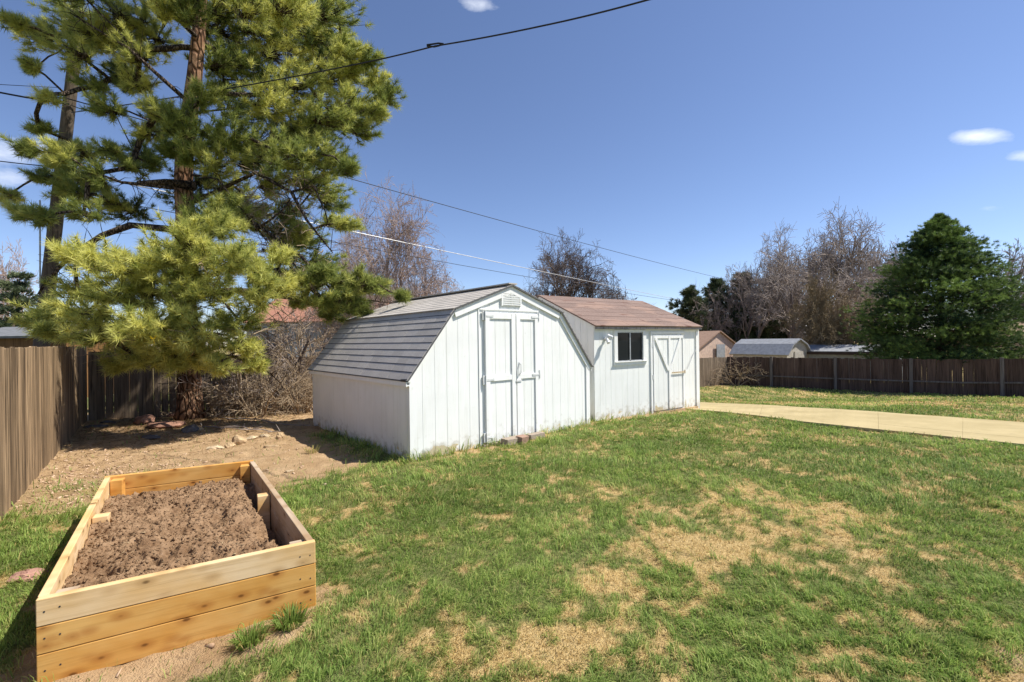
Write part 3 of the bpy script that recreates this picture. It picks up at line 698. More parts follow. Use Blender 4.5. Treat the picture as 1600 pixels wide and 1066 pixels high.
# ------------------------------------------------------------------ gravel and wood chips on the bare ground
n = 60000; x = r.uniform(-9.2, -1.2, n); y = r.uniform(1.6, 10.5, n); di, dy_, _, _ = masks(x, y)
band = np.exp(-(((x+4.5)*.79+(y-4.9)*.62)/.55)**2)*np.exp(-(((y-5.0)/1.4)**2))
keep = (r.random(n) < di*(.02+.42*band)) & ~inside(x, y, [tuple(p[:2]) for p in (B0, B1, B2, B3)]) & (y < 9.2)
fenceside = (x+4.82)*.781+(y-4.26)*.624 > .03; keep &= fenceside
x, y = x[keep], y[keep]
tag(chips('gravel', x, y, ground_z(x, y)+.005, .012, .05, MT['chip'], 8, .5), kind='stuff')

n = 9000; a = r.uniform(0, 6.283, n); q = np.abs(r.normal(0, 2.3, n)); x = -6.9+np.cos(a)*q; y = 9.4+np.sin(a)*q
di, _, _, _ = masks(x, y); keep = (di > .4) & ((x+4.82)*.781+(y-4.26)*.624 > .05) & ((x+9.58)*-.519+(y-10.22)*.855 < -.1) & ~inside(x, y, [tuple(p[:2]) for p in (B0, B1, B2, B3)]) & (x < -3.6)
x, y = x[keep], y[keep]; M = Mat('dry_needles', .9, .1); M.color(M.mix(M.attr('tone'), (.17, .10, .05), (.36, .24, .12))); MT['litter'] = M.m
o = chips('needle_litter', x, y, ground_z(x, y)+.006, .07, .17, MT['litter'], 18, .10)
V = np.empty(len(o.data.vertices)*3, np.float32); o.data.vertices.foreach_get('co', V); V = V.reshape(-1, 8, 3); c_ = V.mean(1, keepdims=True); ax_ = (V[:, 1]-V[:, 0]); ax_ /= np.linalg.norm(ax_, axis=1)[:, None]
al = ((V-c_)*ax_[:, None]).sum(2, keepdims=True)*ax_[:, None]; V = c_+al+(V-c_-al)*.16; o.data.vertices.foreach_set('co', V.astype(np.float32).ravel()); o.data.update(); tag(o, kind='stuff')

# ------------------------------------------------------------------ grass
def blades(x, y, z, Ln, Wd, lean, tone, dry, seed):
    r = np.random.default_rng(seed); n = len(x); a = r.uniform(0, 6.283, n)
    swirl = fbm(x, y, .8, 2, 33)*12.6; la = np.where(r.random(n) < .6, swirl+r.normal(0, .6, n), r.uniform(0, 6.283, n))
    lx, ly = np.cos(la)*lean, np.sin(la)*lean; s = np.stack([np.cos(a), np.sin(a), 0*a], 1)*(Wd/2)[:, None]
    b = np.stack([x, y, z], 1); up = np.sqrt(np.clip(1-lean**2*.5, .1, 1))
    m_ = b+np.stack([lx*.38*Ln, ly*.38*Ln, up*.6*Ln], 1); t_ = b+np.stack([lx*Ln, ly*Ln, np.clip(up*.95-lean*.35, .12, 1)*Ln], 1)
    V = np.stack([b-s, b+s, m_+s*.8, m_-s*.8, t_], 1).reshape(-1, 3)
    base = np.arange(n)[:, None]*5
    tri = np.concatenate([base+np.array([[0, 1, 2]]), base+np.array([[0, 2, 3]]), base+np.array([[3, 2, 4]])], 1).reshape(-1)
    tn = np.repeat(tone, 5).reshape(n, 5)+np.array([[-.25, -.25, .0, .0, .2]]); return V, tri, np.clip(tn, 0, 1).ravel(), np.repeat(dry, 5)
SHEDS = []
for (o_, a_, w_, d_) in ((A, GA, GW, GD), (D0, SA, SW, SD)):
    ux = Vector((math.cos(a_), math.sin(a_), 0)); uy = Vector((-math.sin(a_), math.cos(a_), 0))
    SHEDS.append([tuple((o_+ux*i+uy*j)[:2]) for i, j in ((-.0, 0.0), (w_, 0.0), (w_, d_), (0, d_))])
BEDP = [tuple(p[:2]) for p in (B0, B1, B2, B3)]
NB = 900000; rr_ = np.random.default_rng(77)
ymin, ymax = 1.35, 21.5; lnY = rr_.uniform(math.log(ymin), math.log(ymax), NB); y = np.exp(lnY)
x = rr_.uniform(-1.42, 1.42, NB)*(y+.35)
di, dy_, n1_, n2_ = masks(x, y)
keep = (rr_.random(NB) > di*.985) & (rr_.random(NB) > .60*np.clip(dy_, 0, 1)) & ~inside(x, y, PATHPOLY) & ~inside(x, y, SHEDS[0]) & ~inside(x, y, SHEDS[1]) & ~inside(x, y, BEDP)
keep &= (x+4.82)*.781+(y-4.26)*.624 > .04
keep &= rr_.random(NB) < .35+.9*sst((n2_-.3)/.3)
x, y, di, dy_, n1_, n2_ = [q[keep] for q in (x, y, di, dy_, n1_, n2_)]; n = len(x)
sc = np.maximum(1, y/3.2)
tall = fbm(x, y, 2.6, 3, 50); tuft = fbm(x, y, 11, 2, 55)
Ln = (.022+.034*tall+.044*sst((tuft-.45)/.25))*rr_.uniform(.6, 1.25, n)*np.where(dy_ > .5, .75, 1)*np.minimum(sc, 1.35)
d_sh = np.minimum(segd(x, y, (-1.45, 6.15), (-3.6, 8.7)), np.minimum(segd(x, y, (-1.39, 6.1), (1.5, 8.62)), segd(x, y, (1.6, 8.95), (4.4, 10.9))))
Ln *= 1+1.0*np.exp(-(d_sh/.10)**2)
isd = np.clip(dy_*1.1-.04+rr_.normal(0, .15, n)+(rr_.random(n) < .05)*.6, 0, 1)
hue = np.clip(.42+.75*(fbm(x, y, .7, 3, 90)-.5)+.9*(tuft-.5)+rr_.normal(0, .17, n), 0, 1)
V, tri, tn, dv = blades(x, y, ground_z(x, y)-.004, Ln, .0042*sc*rr_.uniform(.7, 1.3, n), np.clip(rr_.normal(.66, .26, n)+isd*.2, 0, 1.1), hue, isd, 4)
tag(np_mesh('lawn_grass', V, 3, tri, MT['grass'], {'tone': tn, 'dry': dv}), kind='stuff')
# countable rank tufts beside the bed and walls
def tuft_obj(px, py, nb, rad, ln, label, seed, dryv=.05, tn0=.2):
    r = np.random.default_rng(seed); c = gp(px, py); z0 = gz(c.x, c.y)
    a = r.uniform(0, 6.28, nb); q = rad*np.sqrt(r.random(nb)); x = np.cos(a)*q; y = np.sin(a)*q
    lean = np.clip(q/rad*.8+r.normal(0, .15, nb), 0, 1.1); L_ = ln*r.uniform(.5, 1.1, nb)
    s = r.uniform(0, 6.28, nb); S_ = np.stack([np.cos(s), np.sin(s), 0*s], 1)*.0028
    b = np.stack([x, y, 0*x-.01], 1); m_ = b+np.stack([np.cos(a)*lean*.4*L_, np.sin(a)*lean*.4*L_, .62*L_], 1); t_ = b+np.stack([np.cos(a)*lean*L_, np.sin(a)*lean*L_, (.98-.5*lean)*L_], 1)
    V = np.stack([b-S_, b+S_, m_+S_, m_-S_, t_], 1).reshape(-1, 3); base = np.arange(nb)[:, None]*5
    tri = np.concatenate([base+np.array([[0, 1, 2]]), base+np.array([[0, 2, 3]]), base+np.array([[3, 2, 4]])], 1).reshape(-1)
    o = np_mesh('grass_clump', V, 3, tri, MT['grass'], {'tone': np.repeat(np.clip(tn0+r.normal(0, .15, nb), 0, 1), 5), 'dry': np.repeat((r.random(nb) < .12)*.8+dryv, 5)})
    o.location = (c.x, c.y, z0); return tag(o, label, 'grass clump', 'rank grass clumps')
tuft_obj(455, 978, 260, .065, .12, 'dense dark grass clump against the right end of the cedar bed front', 1)
tuft_obj(392, 1003, 240, .06, .11, 'smaller grass clump left of the dense one at the foot of the cedar bed', 2, tn0=.35)
tuft_obj(488, 705, 60, .07, .16, 'sparse pale grass clump at the edge of the barn shed shadow', 3, .5)
tuft_obj(848, 690, 160, .09, .14, 'bright grass clump right of the barn shed door sill', 4, tn0=.6)

# ------------------------------------------------------------------ fences
def fence(name, p, q, h, mat, label, bw=.14, thick=.018, facing=1, rails=(), rail_mat=None, posts=(), post_mat=None, postdim=.09, hfun=None, hvar=.012, cat='fence', ground=Tf, gapw=.004, railside=1, tilt=.004, postup=.04, base0=.0):
    p = Vector(p); q = Vector(q); d = (q-p); L = d.length; a = math.atan2(d.y, d.x); ux = d/L
    o = empty(name, (p.x, p.y, 0), a, label, cat)
    hh = lambda t: (hfun(t) if hfun else h)
    gzf = lambda t: ground((p+ux*t).x, (p+ux*t).y)
    mb = MB(); n = int(L/bw)
    for i in range(n):
        x0 = i*L/n+random.uniform(0, gapw); x1 = (i+1)*L/n-random.uniform(0, gapw); t = (x0+x1)/2; y0 = random.uniform(-.003, .003); top = gzf(t)+hh(t)+random.uniform(-hvar, hvar)
        M_ = Matrix.Translation((t, 0, gzf(t))) @ Matrix.Rotation(random.gauss(0, tilt), 4, 'Y') @ Matrix.Translation((-t, 0, -gzf(t)))
        b0 = gzf(t)-.06+base0; c = .012
        mb.prism([(x0, b0), (x1, b0), (x1, top-c), (x1-c, top), (x0+c, top), (x0, top-c)], y0, y0+thick, random.random(), M_)
    mb.build('picket_panel', mat, o)
    for (rz, rh, rt) in rails:
        mb = MB(); seg = 8
        for i in range(seg):
            ta, tb = L*i/seg, L*(i+1)/seg
            ya, yb = (-.004-rt, -.004) if railside < 0 else (thick+.004, thick+.004+rt)
            za, zb = gzf(ta)+rz, gzf(tb)+rz
            mb.add([(ta, ya, za), (tb, ya, zb), (tb, yb, zb), (ta, yb, za), (ta, ya, za+rh), (tb, ya, zb+rh), (tb, yb, zb+rh), (ta, yb, za+rh)],
                   [(0, 3, 2, 1), (4, 5, 6, 7), (0, 1, 5, 4), (2, 3, 7, 6)]+([(0, 4, 7, 3)] if i == 0 else [])+([(1, 2, 6, 5)] if i == seg-1 else []), .5)
        mb.build('rail', rail_mat or mat, o)
    for t in posts:
        mb = MB(); rt = max([r_[2] for r_ in rails], default=.0)
        ya = (-.006-rt-postdim) if railside < 0 else thick+.006+rt
        mb.box(t-postdim/2, t+postdim/2, ya, ya+postdim, gzf(t)-.1, gzf(t)+hh(t)+postup, random.random()); mb.build('post', post_mat or mat, o)
    return o
FC = Vector((-9.58, 10.22, 0)); F0 = Vector((-4.82, 4.26, 0)); fd = (F0-FC).normalized()
fence('wooden_fence', FC, F0+fd*3.6, 1.6, MT['fence_left'], 'weathered brown board fence running along the left edge of the yard', bw=.135, railside=-1, rails=((.3, .09, .04), (1.25, .09, .04)), posts=(1, 3.4, 5.8, 8.2), postup=-.06, gapw=.007, hvar=.011, ground=lambda x, y: 0, thick=.018, tilt=.006)
RC = Vector((10.63, 22.5, 0)); bd = (RC-FC).normalized()
fence('wooden_fence', FC+Vector((.02, .02, 0)), RC, 1.5, MT['fence_back'], 'sun bleached board fence behind the sheds and the big pine', bw=.145, railside=1, rails=((.3, .09, .04), (1.2, .09, .04)), posts=[2.4*i+1 for i in range(9)], hfun=lambda t: 1.55-.2*t/23)
RD = Vector((.743, -.669, 0)); LR = 22.0
fence('wooden_fence', RC+RD*.0, RC+RD*LR, 1.36, MT['fence_right'], 'dark stained board fence with grey rails across the far right of the yard', bw=.142, railside=-1,
      rails=((.46, .055, .045),), rail_mat=MT['fence_post'], posts=[1.95+2.44*i for i in range(9)], post_mat=MT['fence_post'], postdim=.10, gapw=.0008, hvar=.02)

# ------------------------------------------------------------------ utility pole and cables
PB = at(72, 478, 11.6); PT = at(127, 0, 11.8); pdv = (PT-PB); base = PB-pdv*((PB.z+.3)/pdv.z); top = PB+pdv*((9.7-PB.z)/pdv.z)
pole = empty('utility_pole', base, 0, 'leaning weathered wooden utility pole rising beyond the left fence', 'utility pole')
mb = MB(); N = 14; pts = [base.lerp(top, i/N)-base for i in range(N+1)]; mb.tube(pts, [.165-.045*i/N for i in range(N+1)], 14, .5); mb.build('shaft', MT['polewood'], pole, smooth=True)
mb = MB(); c = base.lerp(top, .83)-base; mb.tube([c+Vector((-.16, -.05, 0)), c+Vector((-.34, -.05, .02))], .012, 6); mb.tube([c+Vector((-.34, -.05, -.05)), c+Vector((-.34, -.05, .10))], [.035, .045], 8); mb.build('insulator', MT['iron'], pole)
mb = MB(); c = base.lerp(top, .40)-base; mb.tube([c+Vector((-.17, -.11, -.6)), c+Vector((-.10, -.15, 1.6))], .018, 6); mb.build('conduit', MT['galv'], pole)
def wire(name, pts, rad, mat, label, sag=0., extra=None, n=26):
    P = [at(*p) for p in pts]; path = []
    for a, b in zip(P, P[1:]):
        for i in range(n):
            t = i/n; q = a.lerp(b, t); q.z -= sag*4*t*(1-t); path.append(q)
    path.append(P[-1]); mb = MB(); mb.tube(path, rad, 6)
    o = mb.build(name, mat, None, smooth=True); return tag(o, label, 'cable', 'overhead cables'), path
o, _ = wire('overhead_cable', [(112, 176, 11.55), (335, 142, 9.4), (540, 104, 7.9), (680, 72, 7.0), (850, 40, 6.2), (1012, 0, 5.5), (1500, -130, 4.2)], .0115, MT['wire_dark'],
     'thick black twisted cable crossing the top of the sky from the pine', .012)
mb = MB(); c = at(680, 71, 6.97)
for s_ in (-1, 1): mb.tube([c+Vector((-.13, 0, .0+.008*s_)), c+Vector((-.02, 0, .022*s_)), c+Vector((.05, 0, .020*s_+.012)), c+Vector((.13, 0, .02))], .013, 6)
mb.build('splice', MT['wire_dark'], o)
wire('overhead_cable', [(105, 154, 11.55), (1190, 449, 60)], .016, MT['wire_dark'], 'dark cable descending from the pine to the trees on the right', .30, n=60)
wire('overhead_cable', [(100, 266, 11.55), (1190, 494, 60)], .016, MT['wire_pale'], 'pale lower cable dipping behind the barn shed roof', .10, n=60)
wire('overhead_cable', [(98, 300, 11.55), (1300, 492, 75)], .010, MT['wire_dark'], 'faint thinnest cable just below the pale one over the barn shed', .9, n=60)
wire('overhead_cable', [(-260, 80, 9), (108, 163, 11.5)], .022, MT['wire_dark'], 'thick black cable entering the left edge of the sky to the pole', .10)
wire('overhead_cable', [(-200, 118, 9), (94, 137, 11.5)], .007, MT['wire_dark'], 'thin cable just above the thick one left of the pole', .02)
wire('overhead_cable', [(-200, 222, 9), (98, 262, 11.5)], .012, MT['wire_dark'], 'thin cable entering the left edge by the low cloud', .05)
wire('overhead_cable', [(112, 165, 11.5), (182, 182, 11.7), (236, 286, 12.5)], .010, MT['wire_dark'], 'short drooping cable between the pole and the pine', .04)
far_pole = empty('utility_pole', (at(1190, 532, 45).x, 45, -.7), 0, 'small distant grey utility pole between the bare trees on the right', 'utility pole')
mb = MB(); mb.tube([(0, 0, 0), (0, 0, at(1190, 465, 45).z+.7)], [.22, .16], 10); mb.build('shaft', MT['galv'], far_pole)

# ------------------------------------------------------------------ big pine
def needle_mesh(name, tips, dirs, tones, nn, Ln, Wd, mat, parent, seed, spread=.85, up=.12, back=.16):
    r = np.random.default_rng(seed); n = len(tips); tips = np.repeat(tips, nn, 0); dirs = np.repeat(dirs, nn, 0); N = n*nn
    v = r.normal(0, 1, (N, 3)); v /= np.linalg.norm(v, axis=1)[:, None]
    d = dirs*(1-spread*.45)+v*spread; d[:, 2] += up; d /= np.linalg.norm(d, axis=1)[:, None]
    b = tips-dirs*(r.random(N)*back)[:, None]; L_ = Ln*r.uniform(.65, 1.15, N)
    t = b+d*L_[:, None]; w = np.cross(d, r.normal(0, 1, (N, 3))); w /= np.linalg.norm(w, axis=1)[:, None]; w *= (Wd/2)
    V = np.stack([b-w, b+w, t], 1).reshape(-1, 3); tn = np.clip(np.repeat(tones, nn)+r.normal(0, .10, N), 0, 1)
    return np_mesh(name, V, 3, np.arange(3*N), mat, {'tone': np.repeat(tn, 3)}, parent)
def limb_tree(trunk_nodes, trunk_rad, clusters, seed, fine=.007, sag=.0):
    """attach every cluster to the nearest node; radii by the number of descendants"""
    r = random.Random(seed); nodes = [Vector(p) for p in trunk_nodes]; par = [-1]+list(range(len(nodes)-1)); isT = [True]*len(nodes)
    root = Vector(trunk_nodes[0]); order = sorted(range(len(clusters)), key=lambda i: math.hypot(clusters[i][0].x-root.x-(0), clusters[i][0].y-root.y))
    ends = {}
    for i in order:
        c = clusters[i][0]; best = None
        for k, p in enumerate(nodes):
            hd = math.hypot(c.x-p.x, c.y-p.y); dz = c.z-p.z
            cost = (c-p).length*(1.0 if not isT[k] else 1.18)+max(0, -dz)*.25+max(0, dz-hd)*.8
            if best is None or cost < best[0]: best = (cost, k)
        k = best[1]; p = nodes[k]; L = (c-p).length; seg = max(2, int(L/.28)); off = Vector((r.gauss(0, .06), r.gauss(0, .06), r.uniform(-.02, .12)))*L
        prev = k
        for s in range(1, seg+1):
            t = s/seg; q = p.lerp(c, t)+off*math.sin(math.pi*t)+Vector((r.gauss(0, .02), r.gauss(0, .02), r.gauss(0, .02))); nodes.append(q); par.append(prev); isT.append(False); prev = len(nodes)-1
        ends[i] = prev
    cnt = [0]*len(nodes)
    for e in ends.values():
        k = e
        while k >= 0 and not isT[k]: cnt[k] += 1; k = par[k]
    kids = [[] for _ in nodes]
    for k in range(len(nodes)):
        if par[k] >= 0 and not isT[k]: kids[par[k]].append(k)
    mb = MB(); rad = lambda k: fine+.0135*math.sqrt(max(cnt[k], 1))
    starts = [k for k in range(len(nodes)) if not isT[k] and (isT[par[k]] or kids[par[k]][0] != k)]
    for s in starts:
        path = [nodes[par[s]], nodes[s]]; rr = [rad(s)*1.1, rad(s)]; k = s
        while kids[k]: k = kids[k][0]; path.append(nodes[k]); rr.append(rad(k))
        mb.tube(path, rr, 6)
    return mb, nodes, par, ends
pine = empty('pine_tree', (-7.07, 9.97, 0), 0, 'tall long needled pine with reddish trunk overhanging the left back of the yard', 'tree')
def rel(v): return Vector(v)-Vector((-7.07, 9.97, 0))
tk = [(-7.07, 9.97, -.1), (-7.07, 9.97, .25), (-7.10, 9.98, 1.0)]+[tuple(at(x_, y_, 10)) for x_, y_ in ((289, 470), (289, 400), (290, 340), (287, 290), (288, 240), (296, 180), (304, 120), (310, 60), (314, 0), (316, -60), (318, -130))]+[(-6.75, 10.05, 12.6), (-6.7, 10.05, 13.8)]
tr = [.34, .25, .225, .205, .195, .185, .178, .17, .155, .145, .13, .115, .10, .085, .06, .02]
mb = MB(); mb.tube([rel(p) for p in tk], tr, 16); mb.build('trunk', MT['pinebark'], pine, smooth=True)
CL = [(20, 35, 18), (60, 55, 28), (110, 18, 45), (112, 78, 32), (170, 15, 40), (150, 60, 26), (210, 30, 42), (245, 60, 32), (208, 78, 28), (200, 112, 30), (150, 135, 22), (163, 166, 22), (215, 125, 25), (285, 8, 30),
 (330, 30, 38), (370, 50, 48), (420, 35, 52), (470, 25, 48), (520, 15, 38), (510, 62, 38), (450, 80, 48), (390, 100, 48), (350, 90, 38), (545, 75, 24), (556, 110, 28), (528, 122, 36), (480, 130, 48), (430, 150, 46), (380, 165, 42),
 (578, 92, 18), (606, 150, 20), (592, 176, 18), (592, 126, 16), (560, 160, 34), (520, 180, 40), (570, 205, 20), (480, 200, 40), (430, 220, 42),  (345, 140, 20), (250, 172, 22), (262, 205, 20), (228, 205, 20),
 (320, 210, 46), (340, 250, 36), (372, 215, 34), (400, 252, 32), (450, 245, 40), (500, 240, 40), (530, 250, 24), (546, 266, 16), (480, 280, 36), (365, 292, 34), (425, 290, 22), (60, 200, 14), (40, 230, 17), (88, 240, 24),
 (130, 238, 24), (170, 235, 18), (202, 258, 20), (100, 272, 30), (140, 272, 28), (60, 275, 16), (15, 305, 17), (36, 332, 18), (66, 337, 18), (110, 300, 24), (150, 290, 22), (232, 255, 18), (130, 330, 26), (172, 318, 20),
 (350, 330, 42), (318, 340, 34), (392, 340, 34), (455, 330, 24), (540, 350, 17), (522, 346, 14), (470, 365, 16),
 (70, 150, 14), (45, 100, 10), (350, 5, 40), (400, 5, 40), (250, 5, 28), (455, 5, 40), (130, 45, 30), (185, 55, 30)]
CLF = [(118, 395, 24), (158, 405, 32), (205, 415, 34), (250, 398, 34), (292, 378, 40), (332, 400, 44), (372, 402, 38), (230, 450, 40), (280, 450, 42), (330, 455, 42), (180, 460, 36), (122, 450, 26), (140, 490, 34), (92, 488, 28),
 (58, 500, 18), (100, 518, 22), (160, 520, 34), (220, 510, 40), (280, 510, 42), (330, 520, 40), (372, 500, 34), (200, 555, 28), (232, 560, 24), (180, 572, 16), (272, 555, 28), (312, 558, 24), (342, 568, 22), (400, 570, 16),
 (410, 430, 24), (440, 400, 18), (442, 450, 20), (402, 462, 24), (70, 515, 14), (385, 540, 22), (350, 350, 30), (300, 420, 36), (250, 530, 34)]
CLR = [(505, 425, 20), (540, 440, 27), (570, 442, 26), (590, 450, 17), (530, 470, 26), (560, 480, 18), (482, 440, 22), (502, 470, 22), (630, 463, 9), (520, 490, 16), (470, 470, 18)]
rr = random.Random(3); clus = []
for (px, py, r_) in CL:
    dxp = abs(px-300)/711*10; maxd = math.sqrt(max(.3, 4.4**2-dxp**2)); Yd = 10+rr.uniform(-.42, .55)*min(maxd, 3.2)
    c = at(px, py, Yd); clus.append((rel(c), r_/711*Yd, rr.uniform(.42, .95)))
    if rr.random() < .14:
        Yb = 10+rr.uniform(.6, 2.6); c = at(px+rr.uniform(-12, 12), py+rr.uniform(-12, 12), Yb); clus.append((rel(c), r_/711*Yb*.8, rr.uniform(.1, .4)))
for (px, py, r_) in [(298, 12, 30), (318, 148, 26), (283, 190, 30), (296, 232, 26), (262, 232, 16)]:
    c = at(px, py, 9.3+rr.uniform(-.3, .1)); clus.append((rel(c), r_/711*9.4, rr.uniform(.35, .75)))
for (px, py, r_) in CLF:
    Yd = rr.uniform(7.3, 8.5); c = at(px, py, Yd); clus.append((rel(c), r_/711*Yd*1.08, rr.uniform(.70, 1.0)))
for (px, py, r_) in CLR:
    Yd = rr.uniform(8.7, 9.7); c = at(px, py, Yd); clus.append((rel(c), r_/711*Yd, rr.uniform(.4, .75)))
for i in range(60):      # the part of the crown above and behind what the picture shows
    a = rr.uniform(0, 6.283); zz = rr.uniform(9.0, 13.6) if i < 36 else rr.uniform(3.2, 8.5)
    q = (.4+3.2*(14-zz)/5)*math.sqrt(rr.random()) if i < 36 else rr.uniform(1.6, 3.6)
    if i >= 36: a = rr.uniform(.25, 2.9)
    clus.append((Vector((math.cos(a)*q+.3, math.sin(a)*q, zz)), .5, rr.uniform(.2, .6)))
mb, nodes, par, ends = limb_tree([rel(p) for p in tk[3:]], tr[3:], clus, 5)
tips, dirs, tones = [], [], []
for i, (c, rad, tn) in enumerate(clus):
    k = ends[i]; base_ = nodes[par[k]] if par[k] >= 0 else nodes[k]; outd = (c-nodes[0]); outd.z *= .15; outd.normalize()
    nt_ = max(6, int(14+75*min(rad, .7)))
    for j in range(nt_):
        while True:
            q = Vector((rr.uniform(-1, 1), rr.uniform(-1, 1), rr.uniform(-1, 1)))
            if q.length < 1: break
        q = q*rad*(1 if rr.random() < .72 else 1.45); q.z *= .75; q += outd*(rr.uniform(-.35, .5)*rad); tip = c+q; st = c-outd*rad*.7+Vector((rr.gauss(0, .05), rr.gauss(0, .05), -.1*rad)); mid = st.lerp(tip, .55)+Vector((0, 0, -.10*(tip-st).length))
        dv = (tip-mid).normalized(); mb.tube([st, mid, tip], [.009, .006, .004], 3, cap=False)
        tips.append(tip); dirs.append((dv+outd*.4+Vector((0, 0, .25))).normalized()); tones.append(tn+rr.gauss(0, .12))
        if rr.random() < .5: tips.append(mid.lerp(tip, .5)); dirs.append(dv); tones.append(tn-.12+rr.gauss(0, .1))
# dead bare limbs on the right of the crown
for (a, pts) in enumerate([[(300, 300), (400, 270), (455, 300), (480, 345), (500, 370), (520, 395)], [(300, 330), (400, 350), (470, 400), (520, 455), (560, 468), (610, 473)], [(455, 300), (490, 290), (508, 330), (515, 360)],
        [(400, 360), (440, 330), (455, 310)], [(410, 390), (450, 400), (480, 440), (520, 480)], [(300, 250), (340, 280), (420, 380), (440, 430)], [(300, 290), (240, 290), (190, 285), (150, 270)], [(260, 360), (205, 352), (160, 368), (110, 400), (72, 440), (60, 460)],
        [(300, 160), (250, 120), (200, 75), (150, 45), (110, 20)], [(330, 520), (380, 545), (440, 600)], [(300, 270), (260, 285), (215, 285)]]):
    Yd = 9.3 if a not in (6, 7, 8) else 9.8; w = {7: .085, 8: .05, 6: .06, 0: .05, 1: .045, 10: .11}.get(a, .028); P = [rel(at(x_, y_, Yd+.1*math.sin(i*1.7+a))) for i, (x_, y_) in enumerate(pts)]
    if pts[0][0] in (300, 260): P[0] = Vector((0.02, .0, P[0].z))+(rel(at(298, pts[0][1], 10))-Vector((0, 0, rel(at(298, pts[0][1], 10)).z)))
    mb.tube(P, [w*(1-.75*i/(len(P)-1)) for i in range(len(P))], 7)
    for i in range(len(P)*4):
        k = rr.randrange(len(P)-1); s = P[k].lerp(P[k+1], rr.random()); d_ = Vector((rr.gauss(0, 1), rr.gauss(0, 1), rr.gauss(0, 1))).normalized()*rr.uniform(.2, .7)
        mb.tube([s, s+d_*.5+Vector((0, 0, .04)), s+d_], [.010, .007, .003], 3, cap=False)
mb.build('limbs', MT['limbbark'], pine, smooth=True)
mb = MB()
for i in range(330):
    s = rel(at(min(505, max(365, rr.gauss(430, 38))), rr.uniform(270, 560), rr.uniform(9.2, 10.4))) if i < 230 else rel(at(rr.uniform(110, 400), rr.uniform(400, 560), rr.uniform(7.9, 9)))
    d_ = Vector((rr.gauss(0, 1)-.2, rr.gauss(0, .8), rr.gauss(0, .6)-.3)).normalized()*rr.uniform(.2, .8); bq = Vector((rr.gauss(0, .06), rr.gauss(0, .06), rr.uniform(0, .12)))
    mb.tube([s, s+d_*.35+bq, s+d_*.7+bq, s+d_], [.010, .008, .006, .003], 4, cap=False)
    for q in range(3):
        t = rr.random(); s2 = s+d_*t+bq*.6; e = Vector((rr.gauss(0, .12), rr.gauss(0, .12), rr.gauss(0, .1))); mb.tube([s2, s2+e], [.005, .003], 3, cap=False)
mb.build('dead_twigs', MT['twig_tan'], pine, smooth=True)
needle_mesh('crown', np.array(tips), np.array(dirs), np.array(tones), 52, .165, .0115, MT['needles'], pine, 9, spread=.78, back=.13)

# ------------------------------------------------------------------ bare trees and shrubs
def grow(mbs, p, d, L, r, lev, maxlev, rnd, P, split=0):
    nseg = 4 if lev < 2 else 3; path = [p.copy()]; rads = [r]; q = p.copy(); dd_ = d.copy()
    for i in range(nseg):
        dd_ = (dd_+Vector((rnd.gauss(0, 1), rnd.gauss(0, 1), rnd.gauss(0, 1)))*P['wig']+Vector((0, 0, P['up']))).normalized()
        q = q+dd_*(L/nseg); path.append(q.copy()); rads.append(max(P['rmin'], r*(1-(.55 if lev < maxlev else .8)*(i+1)/nseg)))
    mbs[0 if lev < split+1 else 1].tube(path, rads, 7 if lev == 0 else (5 if lev == 1 else 3), cap=False)
    if lev >= maxlev: return
    nk = P['kids'][min(lev, len(P['kids'])-1)]
    for j in range(nk):
        t = P['t0'][min(lev, len(P['t0'])-1)]+(1-P['t0'][min(lev, len(P['t0'])-1)])*(j+rnd.random()*.8)/nk; t = min(t, .999); f = t*nseg; i = int(f); s = path[i].lerp(path[i+1], f-i)
        ax = (path[i+1]-path[i]).normalized(); az = rnd.uniform(0, 6.283); u = ax.orthogonal().normalized(); w = ax.cross(u); sp = rnd.gauss(P['ang'], .18)
        nd = (ax*math.cos(sp)+(u*math.cos(az)+w*math.sin(az))*math.sin(sp)).normalized()
        grow(mbs, s, nd, L*P['ls'][min(lev, len(P['ls'])-1)]*rnd.uniform(.7, 1.15), max(P['rmin'], rads[i]*P['rs']), lev+1, maxlev, rnd, P, split)
def bare_tree(x, y, h, r, seed, label, tw='twig', maxlev=4, group='bare trees beyond the fences', cat='tree', name='bare_tree', stems=1, z=None, wr=None, **kw):
    P = dict(wig=.10, up=.06, kids=(7, 6, 6, 5), t0=(.30, .25, .2, .15), ang=.65, ls=(.62, .58, .5, .5), rs=.62, rmin=.012); P.update(kw)
    o = empty(name, (x, y, Tf(x, y) if z is None else z), 0, label, cat, group); rnd = random.Random(seed); mbs = [MB(), MB()]
    for s in range(stems):
        a = s*6.283/stems+rnd.uniform(-.5, .5)+seed; tl = 0 if stems == 1 or (s == 0 and stems >= 4) else P.get('stemtilt', .25)
        grow(mbs, Vector((0 if stems == 1 else math.cos(a)*.1, 0 if stems == 1 else math.sin(a)*.1, -.05)), Vector((math.cos(a)*tl, math.sin(a)*tl, 1)).normalized(), h*P.get('tf', .6)*(1 if stems == 1 else rnd.uniform(.8, 1.1)), r, 0, maxlev, rnd, P)
    if wr:
        V = np.array(mbs[0].v+mbs[1].v); kz = h/np.percentile(V[:, 2], 99.9); kr = wr/np.percentile(np.hypot(V[:, 0], V[:, 1]), 93)
        kz *= 1.06
        for m_ in mbs:
            A_ = np.array(m_.v); A_[:, :2] *= kr; rr2 = np.minimum(1.25, np.hypot(A_[:, 0], A_[:, 1])/wr); A_[:, 2] *= kz*(1-.30*rr2**2); m_.v = [tuple(q) for q in A_.tolist()]
    mbs[0].build('trunk', MT[P.get('bk', 'greybark')], o, smooth=True); mbs[1].build('crown', MT[tw], o, smooth=True); return o
def gx_(px, Y): return at(px, 532, Y).x
def topz(px, py, Y): return at(px, py, Y).z
